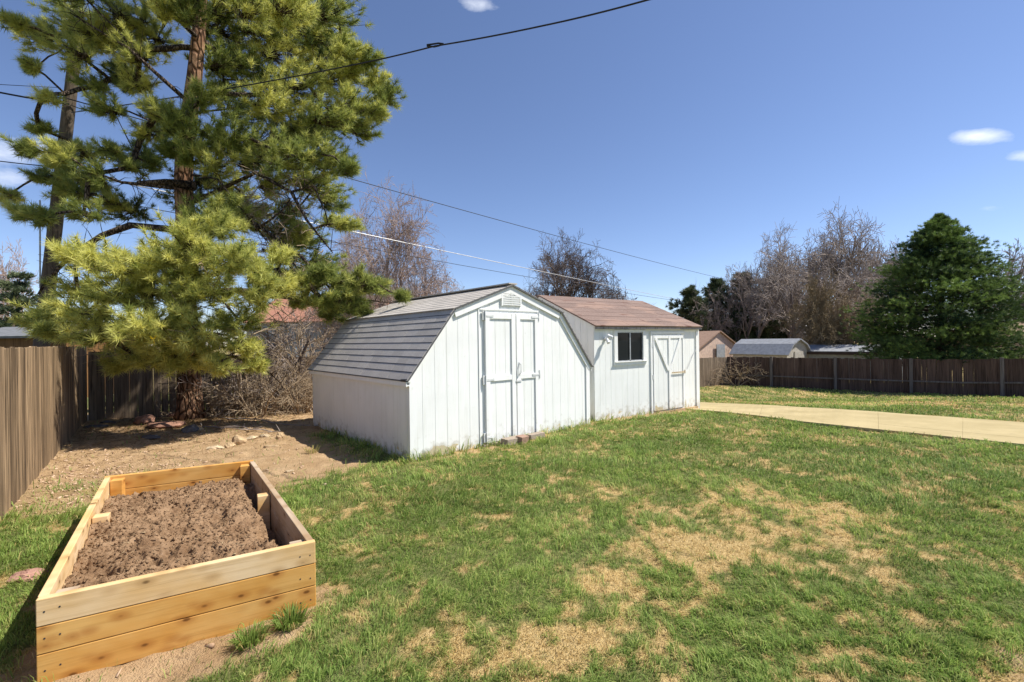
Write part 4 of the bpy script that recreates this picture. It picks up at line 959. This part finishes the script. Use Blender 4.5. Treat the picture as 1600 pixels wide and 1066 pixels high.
def bt(px, py, Y_, wpx, r, seed, label, tw, **kw): return bare_tree(gx_(px, Y_), Y_, topz(px, py, Y_)+.72, r, seed, label, tw, wr=wpx/711*Y_, **kw)
FINE = dict(kids=(10, 8, 6, 5), ls=(.56, .52, .5, .5), rs=.52)
bt(886, 362, 34, 88, .15, 21, 'dark bare tree with a fan of upright limbs behind the red shed roof', 'darktwig', stems=6, stemtilt=.38, tf=.72, up=.05, ang=.55, kids=(10, 8, 6, 5), rmin=.010, ls=(.5, .5, .5, .5), rs=.55, bk='darktwig')
bt(832, 418, 36, 30, .08, 22, 'small bare tree left of the dark fan shaped one behind the shed roofs', 'darktwig', stems=4, tf=.6, kids=(8, 6, 4), rmin=.010, maxlev=3)
bt(602, 298, 21, 115, .10, 23, 'pinkish bare tree of fine hazy twigs between the pine and the barn shed roof', 'twig_pink', stems=6, stemtilt=.45, tf=.6, wig=.13, up=.06, kids=(11, 9, 7, 4), rmin=.0062, ls=(.55, .5, .5, .5), ang=.6, rs=.45, bk='twig_pink')
bt(545, 318, 24, 60, .10, 24, 'tall bare tree of pink twigs partly hidden by the pine', 'twig_pink', stems=4, tf=.6, kids=(10, 8, 6, 4), rs=.5, rmin=.007, ls=(.5, .5, .5, .5), bk='twig_pink')
bt(650, 418, 20, 40, .05, 25, 'low pink twigged bare shrub behind the barn shed ridge', 'twig_pink', stems=6, tf=.6, kids=(9, 8, 6), rmin=.006, maxlev=3, bk='twig_pink', name='bare_shrub', cat='shrub')
bt(1312, 330, 38, 100, .26, 26, 'tallest bare tree with a wide branching crown left of the dark spruce', 'twig', stems=5, stemtilt=.6, tf=.55, rmin=.011, ang=.8, **FINE)
bt(1372, 368, 40, 60, .16, 27, 'bare tree half hidden behind the dark spruce on its left side', 'twig', tf=.6, stems=3, rmin=.014, ang=.6, **FINE)
bt(1235, 350, 34, 90, .18, 28, 'bare tree with open forked limbs behind the pale metal roofed shed', 'twig', tf=.55, stems=4, stemtilt=.55, rmin=.010, ang=.8, up=.03, **FINE)
bt(1165, 366, 35.5, 95, .14, 29, 'spreading bare tree rising through the dark evergreens right of the sheds', 'twig', stems=5, stemtilt=.65, tf=.58, kids=(8, 7, 5, 3), rmin=.010, rs=.55, ls=(.5, .5, .5, .5))
bt(1112, 425, 35.8, 34, .08, 30, 'low bare tree against the left of the dark evergreens', 'twig', tf=.55, stems=3, kids=(7, 6, 5), rmin=.011, maxlev=3)
bt(1292, 408, 28, 48, .10, 31, 'olive brown bare thicket tree left of the spruce, the taller of two', 'twig_olive', stems=7, stemtilt=.5, tf=.5, wig=.14, kids=(9, 8, 6, 4), rmin=.010, ls=(.55, .5, .5, .5), rs=.5, bk='twig_tan')
bt(1338, 452, 27, 44, .08, 32, 'brown bare thicket tree touching the dark spruce', 'twig_tan', stems=7, stemtilt=.5, tf=.5, wig=.14, kids=(9, 8, 6, 4), rmin=.009, ls=(.55, .5, .5, .5), rs=.5, bk='twig_tan')
bt(1598, 380, 36, 60, .2, 33, 'grey bare tree at the right edge beyond the spruce', 'twig', tf=.55, stems=3, rmin=.013, ang=.6, **FINE)
bt(15, 385, 30, 60, .14, 34, 'pink twigged bare tree low at the left edge behind the pole', 'twig_pink', tf=.5, stems=4, kids=(8, 7, 5, 4), rmin=.011, rs=.5, bk='twig_pink')
# tangled shrubs by the back fence
for i, (px, Yg, h_, st, lab) in enumerate([(345, 11.0, 1.8, 9, 'pale tangled bare shrub just right of the pine trunk'), (368, 11.0, 2.5, 9, 'tall bare shrub behind the pale tangled one by the pine trunk'), (402, 10.6, 2.3, 9, 'dense brown bare shrub in the middle of the row by the back fence'),
        (435, 11.3, 2.1, 5, 'tallest bare brown shrub reaching up into the pine limbs'), (468, 11.4, 1.7, 8, 'tan bare shrub close to the back corner of the barn shed'), (492, 12.2, 1.6, 7, 'low tan shrub half hidden by the back corner of the barn shed')]):
    bare_tree(gx_(px, Yg), Yg, h_, .022, 60+i, lab, ('twig_tan', 'twig', 'twig_tan', 'twig', 'twig_tan', 'twig_tan')[i], stems=st, stemtilt=.55, tf=.62, wig=.20, up=.03, kids=(6, 5, 3), t0=(.1, .15, .2), maxlev=3, rmin=.0042, ls=(.55, .5, .5), ang=.75, rs=.6,
              name='bare_shrub', cat='shrub', group='bare shrubs along the back fence', bk='twig_tan')
bare_tree(gx_(410, 11.6), 11.6, 3.9, .04, 71, 'tall dead thicket tree of dark crossing twigs behind the pine limbs', 'twig', stems=3, stemtilt=.2, tf=.6, wig=.18, kids=(7, 5, 4, 2), rmin=.005, ls=(.4, .5, .5, .5), ang=.9)
bare_tree(gx_(455, 12.0), 12.0, 3.6, .035, 72, 'pale thin stemmed bare tree between the pine and the barn shed', 'twig_tan', stems=3, stemtilt=.25, tf=.6, wig=.12, kids=(7, 5, 4, 2), rmin=.005, ls=(.4, .5, .5, .5), ang=.7)
bare_tree(*(lambda p: (p.x, p.y))(at(1150, 560, 21.9)), 1.65, .012, 75, 'dry yellow twiggy shrub leaning over the far corner of the dark fence', 'twig_tan', stems=16, stemtilt=.75, tf=.75, wig=.2, up=-.05, kids=(6, 4), maxlev=2, rmin=.007, ls=(.5, .5), name='bare_shrub', cat='shrub', bk='twig_tan')

# ------------------------------------------------------------------ evergreens beyond the fence
def clump_tree(name, label, x, y, h, prof, nb, seed, mat, needles=26, nL=.17, nW=.035, per=9, lo=.0, flat_=.55, group='evergreens beyond the fences', rag=.12, zbase=.05):
    rnd = random.Random(seed); o = empty(name, (x, y, Tf(x, y)), 0, label, 'tree', group)
    mb = MB(); mb.tube([(0, 0, -.1), (.02, 0, h*.4), (0, 0, h*.93)], [.20, .13, .02], 9)
    tips, dirs, tones = [], [], []
    for i in range(nb):
        f = (i+rnd.random())/nb; f = f**1.15; z = h*(zbase+(1-zbase)*f); a = i*2.39996+rnd.gauss(0, .3); R_ = prof(f)*rnd.uniform(1-rag*1.6, 1+rag)
        e = Vector((math.cos(a)*R_, math.sin(a)*R_, z+rnd.uniform(-.15, .15))); b = Vector((0, 0, max(.2, z-.1*R_)))
        mb.tube([b, b.lerp(e, .5)+Vector((0, 0, -.05)), e], [.035, .02, .01], 4, cap=False); od = Vector((math.cos(a), math.sin(a), .1)); tb = rnd.gauss(.45, .27)
        sz = min(.08+.42*R_, .62)
        for j in range(per*5):
            t = 1-abs(rnd.gauss(0, .36)); t = max(.12, t); q = b.lerp(e, t)+Vector((rnd.gauss(0, 1)*sz*.55, rnd.gauss(0, 1)*sz*.55, rnd.gauss(0, 1)*sz*.34*flat_+.10*t*R_**.5))
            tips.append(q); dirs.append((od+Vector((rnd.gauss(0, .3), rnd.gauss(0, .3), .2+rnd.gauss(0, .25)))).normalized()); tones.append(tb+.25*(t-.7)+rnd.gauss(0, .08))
    mb.build('trunk', MT['limbbark'], o, smooth=True)
    needle_mesh('crown', np.array(tips), np.array(dirs), np.array(tones), needles, nL, nW, MT[mat], o, seed, spread=.65, back=.10, up=.05); return o
Y_ = 19.5; sx = gx_(1470, Y_)
def sprof(f): return min(2.72, 3.95*(max(0, 1-f)**.85))*(1+.06*math.sin(f*30))+.03
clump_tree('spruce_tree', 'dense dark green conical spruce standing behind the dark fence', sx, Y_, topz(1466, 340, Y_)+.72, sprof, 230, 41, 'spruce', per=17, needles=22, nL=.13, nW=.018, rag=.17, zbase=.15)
Y_ = 37
for i, (px, py, rad) in enumerate([(1080, 450, 2.0), (1120, 440, 2.8), (1162, 428, 3.3), (1205, 434, 2.6)]):
    Yk = Y_+(i % 2)*1.5; hh_ = topz(px, py, Yk)+.72
    clump_tree('juniper_tree', ['leftmost dark juniper just right of the red shed roof', 'dark juniper second from the red shed roof', 'tallest dark juniper in the middle of the right hand group', 'dark juniper at the right end of the group by the distant pole'][i],
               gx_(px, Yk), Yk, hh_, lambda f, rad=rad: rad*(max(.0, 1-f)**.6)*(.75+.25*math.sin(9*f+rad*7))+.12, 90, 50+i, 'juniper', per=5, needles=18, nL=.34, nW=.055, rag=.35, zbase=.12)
Y_ = 17; clump_tree('juniper_tree', 'dark evergreen low at the left edge between fence and pole', gx_(28, Y_), Y_, topz(28, 402, Y_), lambda f: 1.3*(max(0, 1-f)**.5)+.1, 44, 58, 'juniper', per=6, needles=16, nL=.2, nW=.03, rag=.3)

# ------------------------------------------------------------------ distant buildings
def gable(name, label, x, y, rz, w, d, he, hr, wall, roof, parts=(), gam=False, ovh=.15, trim=None, lid=False, z=-.75):
    """ridge runs along local x (length w); front eave faces -y"""
    o = empty(name, (x, y, z), rz, label, 'building' if d > 4 else 'shed')
    mb = MB(); My = Matrix(((0, 1, 0, 0), (1, 0, 0, 0), (0, 0, 1, 0), (0, 0, 0, 1)))
    if gam: prof = [(0, he), (d*.2, he+(hr-he)*.62), (d/2, hr), (d*.8, he+(hr-he)*.62), (d, he)]
    else: prof = [(0, he), (d/2, hr), (d, he)]
    for xx in (0, w-.1): mb.prism([(0, 0)]+[(d, 0)]+[(a, b-.01) for a, b in prof[::-1]], xx, xx+.1, M=My)
    mb.box(.101, w-.101, 0, .1, 0, he-.02); mb.box(.101, w-.101, d-.1, d, 0, he-.02); mb.build('wall', MT[wall], o)
    mb = MB()
    for (a, b), (c, e) in zip(prof, prof[1:]):
        first = (a == 0); last = (c == d); dl_ = math.hypot(c-a, e-b); ux, uz = (c-a)/dl_, (e-b)/dl_
        if first: a -= ux*ovh; b -= uz*ovh
        if last: c += ux*ovh; e += uz*ovh
        mb.prism([(a, b), (c, e), (c-uz*.07, e+ux*.07), (a-uz*.07, b+ux*.07)], -ovh, w+ovh, random.random(), M=My)
    mb.build('roof', MT[roof], o)
    if trim:
        mb = MB(); mb.box(-ovh, w+ovh, -ovh-.05, -ovh+.01, he-.16, he+.0); mb.build('fascia', MT[trim], o)
        for xx in (0, w-.15): 
            mb = MB(); mb.box(xx-.02, xx+.15, -.05, -.002, 0, he-.16); mb.build('corner_board', MT[trim], o)
    for (nm, pr, mt2) in parts:
        mb = MB(); mb.box(*pr); mb.build(nm, MT[mt2], o)
    return o
p = at(1070, 550, 32); gable('bungalow', 'tan stucco bungalow with brown roof just right of the garden shed', p.x-4.3, 34, R(-58), 6.5, 5.5, topz(1110, 550, 31)+.75, topz(1133, 519, 33)+.75, 'tanwall', 'brownroof', (('window', (6.6, 6.64, 2.3, 3.2, 1.0, 1.9), 'greywall'),))
p = at(1166, 553, 25.5); gable('barn_shed', 'small beige neighbouring barn shed with pale metal roof over the dark fence', p.x+.6, 28.3, R(-60), 3.3, 2.3, topz(1190, 553.5, 25.5)+.75, topz(1190, 531.5, 26.5)+.75, 'beigewall', 'metalroof',
      (('door', (3.3, 3.34, .7, 1.6, .1, 1.5), 'beigewall'),), gam=True)
p = at(1285, 553, 24); gable('tool_shed', 'low neighbouring shed with shiny flat metal roof and dark brown corners', p.x+.6, 27, R(-52), 4.6, 2.3, topz(1330, 551, 24)+.75, topz(1330, 541, 25)+.75, 'greywall', 'metalroof', trim='darktrim')
p = at(1262, 550, 30); gable('storage_shed', 'pale beige gable shed showing between the two metal roofed sheds', p.x, 30, R(-60), 2.6, 2.6, topz(1270, 548, 30)+.75, topz(1270, 540, 30)+.75, 'beigewall', 'greyroof')
p = at(1203, 530, 52); gable('house', 'distant grey house with grey roof behind the small metal roofed barn', p.x, 52, R(5), 6, 6, topz(1210, 527, 52)+.75, topz(1210, 512, 55)+.75, 'greywall', 'greyroof', (('window', (1.5, 2.6, -.05, -.002, 1.1, 2.0), 'darktrim'), ('door', (3.6, 4.5, -.05, -.002, 0, 2.1), 'beigewall')))
p = at(385, 502, 27); gable('brick_house', 'house with orange red roof seen through the shrubs left of the barn shed', p.x, 27, R(-4), 8.0, 7, topz(460, 503, 27)+.75, topz(460, 466, 30.5)+.75, 'greywall', 'redtile',
      (('window', (1.0, 2.1, -.05, -.002, 1.1, 2.2), 'darktrim'), ('window', (4.6, 5.8, -.05, -.002, 1.1, 2.2), 'darktrim'), ('door', (3.0, 3.9, -.05, -.002, 0, 2.1), 'trim')))
p = at(-60, 520, 14); gable('wooden_shed', 'brown board shed with grey roof peeping over the left fence', p.x, 14, R(-6), 3.6, 2.4, topz(30, 527, 14), topz(30, 514, 15.2), 'orangewood', 'greyroof', z=0)
gable('house', 'dark roofed house at the far right edge beyond the spruce', gx_(1590, 30), 30, R(-15), 8, 7, 2.4, topz(1600, 505, 33)+.75, 'tanwall', 'brownroof', (('window', (1.0, 2.2, -.05, -.002, 1.0, 2.0), 'darktrim'),))

# ------------------------------------------------------------------ stones and bricks
def rock(px, py, sx_, sy_, sz_, mat, label, seed, name='rock', rz=0, group=None, ang=.55, cat='rock'):
    c = gp(px, py); r = np.random.default_rng(seed); bm = bmesh.new(); bmesh.ops.create_icosphere(bm, subdivisions=3, radius=.5)
    cuts_ = [(Vector(r.normal(0, 1, 3)).normalized(), r.uniform(.26, .42)) for _ in range(9)]
    for v in bm.verts:
        p = v.co.copy()
        for n_, d_ in cuts_:
            k = p.dot(n_)-d_
            if k > 0: p -= n_*k*.92
        v.co = Vector((p.x*sx_, p.y*sy_, p.z*sz_))*1.25+Vector(r.normal(0, .004, 3))
    me = D.meshes.new(name); bm.to_mesh(me); bm.free(); me.materials.append(MT[mat]); o = D.objects.new(name, me); link(o)
    o.location = (c.x, c.y, gz(c.x, c.y)+sz_*.22); o.rotation_euler = (0, 0, rz); return tag(o, label, cat, group)
ROCKS = [(228, 663, .34, .26, .30, 'rock_red', 'rounded upright red stone left of the pine trunk', .3), (262, 668, .75, .42, .17, 'rock_red', 'long flat red slab lying at the foot of the pine', -.3),
 (236, 684, .40, .16, .06, 'rock_grey', 'dark thin flat stone in front of the red slab', -.5), (296, 674, .26, .20, .16, 'rock_grey', 'blocky dark grey stone at the base of the pine trunk', .1), (272, 652, .24, .2, .16, 'rock_red', 'small red stone touching the left side of the pine trunk', .8),
 (374, 693, .17, .16, .20, 'rock_tan', 'round tan stone, the biggest in the dirt right of the pine', .4), (360, 697, .14, .12, .10, 'rock_tan', 'small brown stone leaning on the round tan one', 1.1), (337, 700, .20, .12, .07, 'rock_pale', 'flat pale stone left of the round tan one', .2),
 (394, 686, .16, .12, .06, 'rock_pale', 'flat pale stone right of the round tan one', .6), (414, 681, .22, .12, .05, 'rock_pale', 'pale slab stone near the barn shed shadow', -.5), (437, 684, .12, .10, .11, 'rock_tan', 'square tan stone at the edge of the barn shed shadow', .2), (422, 697, .26, .10, .035, 'rock_tan', 'thin tan flake in the dirt in front of the shed shadow', 0),
 (42, 905, .17, .10, .07, 'rock_pink', 'pink stone in the grass left of the cedar bed', .5), (150, 667, .34, .2, .08, 'rock_grey', 'flat grey stone by the far end of the left fence', .2), (170, 660, .30, .2, .07, 'rock_grey', 'dark flat stone behind the grey one by the left fence corner', -.2),
 (508, 757, .05, .035, .03, 'rock_pale', 'tiny white pebble on the lawn edge between bed and barn shed', 0), (452, 735, .10, .05, .03, 'rock_pale', 'small pale flat stone in the bare dirt behind the cedar bed', .2), (310, 672, .14, .1, .09, 'rock_tan', 'small tan stone just right of the blocky grey one', .9)]
for i, (px, py, a, b, c, m_, lab, rz) in enumerate(ROCKS): rock(px, py, a, b, c, m_, lab, 200+i, rz=rz, group='stones in the bare dirt')
def block(px, py, l, w, h, rz, mat, label, tilt=0):
    c = gp(px, py); mb = MB(); mb.box(-l/2, l/2, -w/2, w/2, 0, h); o = mb.build('paving_block', MT[mat], None, bevel=.008); o.location = (c.x, c.y, gz(c.x, c.y)-.005); o.rotation_euler = (tilt, tilt*.5, rz)
    return tag(o, label, 'block', 'blocks at the barn shed door')
block(803, 692, .40, .16, .10, GA, 'block', 'flat tan block under the left barn shed door')
block(815, 691, .22, .12, .12, GA+.3, 'brick', 'reddish brick tilted against the barn shed door sill', .12)
block(837, 684, .30, .14, .09, GA-.1, 'block', 'thin block under the right barn shed door', -.06)
mb = MB(); mb.box(-.02, .02, -.012, .012, 0, .30); o = mb.build('door_prop', MT['brick'], None, bevel=.003); q = gp(1068, 638); o.location = (q.x+.0, q.y-.02, q.z+.0); o.rotation_euler = (.15, -.45, SA)
tag(o, 'short rusty prop leaning at the foot of the garden shed door', 'wooden prop')
# fallen twigs on the dirt right of the pine
for i, (a, b, lab) in enumerate([((345, 655), (490, 668), 'long thin fallen branch on the dirt below the shrubs'), ((320, 668), (440, 676), 'second fallen branch on the dirt, nearer than the long one')]):
    P0, P1 = gp(*a), gp(*b); mb = MB(); pts = []
    for k in range(9):
        t = k/8; q = P0.lerp(P1, t); q.x += random.gauss(0, .02); q.y += random.gauss(0, .03); q.z = gz(q.x, q.y)+.02+abs(random.gauss(0, .012)); pts.append(q)
    mb.tube(pts, [.016-.0012*k for k in range(9)], 6)
    for k in range(14):
        s = random.choice(pts); d_ = Vector((random.gauss(0, .2), random.gauss(0, .1), abs(random.gauss(0, .05)))); mb.tube([s, s+d_*.6, s+d_], [.007, .005, .003], 4)
    tag(mb.build('fallen_branch', MT['twig'], None, smooth=True), lab, 'branch', 'fallen branches')

mb = MB(); c = at(239, 530, 7.25)
for k in range(4):
    a = k*1.57; mb.beam((0, 0, 0), (math.cos(a)*.055, math.sin(a)*.04, .05-.035*(k % 2)), .022, .006)
mb.tube([(0, 0, -.02), (0, 0, .02)], .012, 7); mb.tube([(0, 0, 0), (.02, 0, -.05), (.01, .01, -.09)], [.008, .007, .004], 5)
MT['ribbon'] = simple('yellow_plastic', (.85, .62, .02), .5)
o = mb.build('marker_ribbon', MT['ribbon'], None); o.location = c; tag(o, 'small bright yellow marker ribbon tied in the low needles of the pine', 'ribbon')
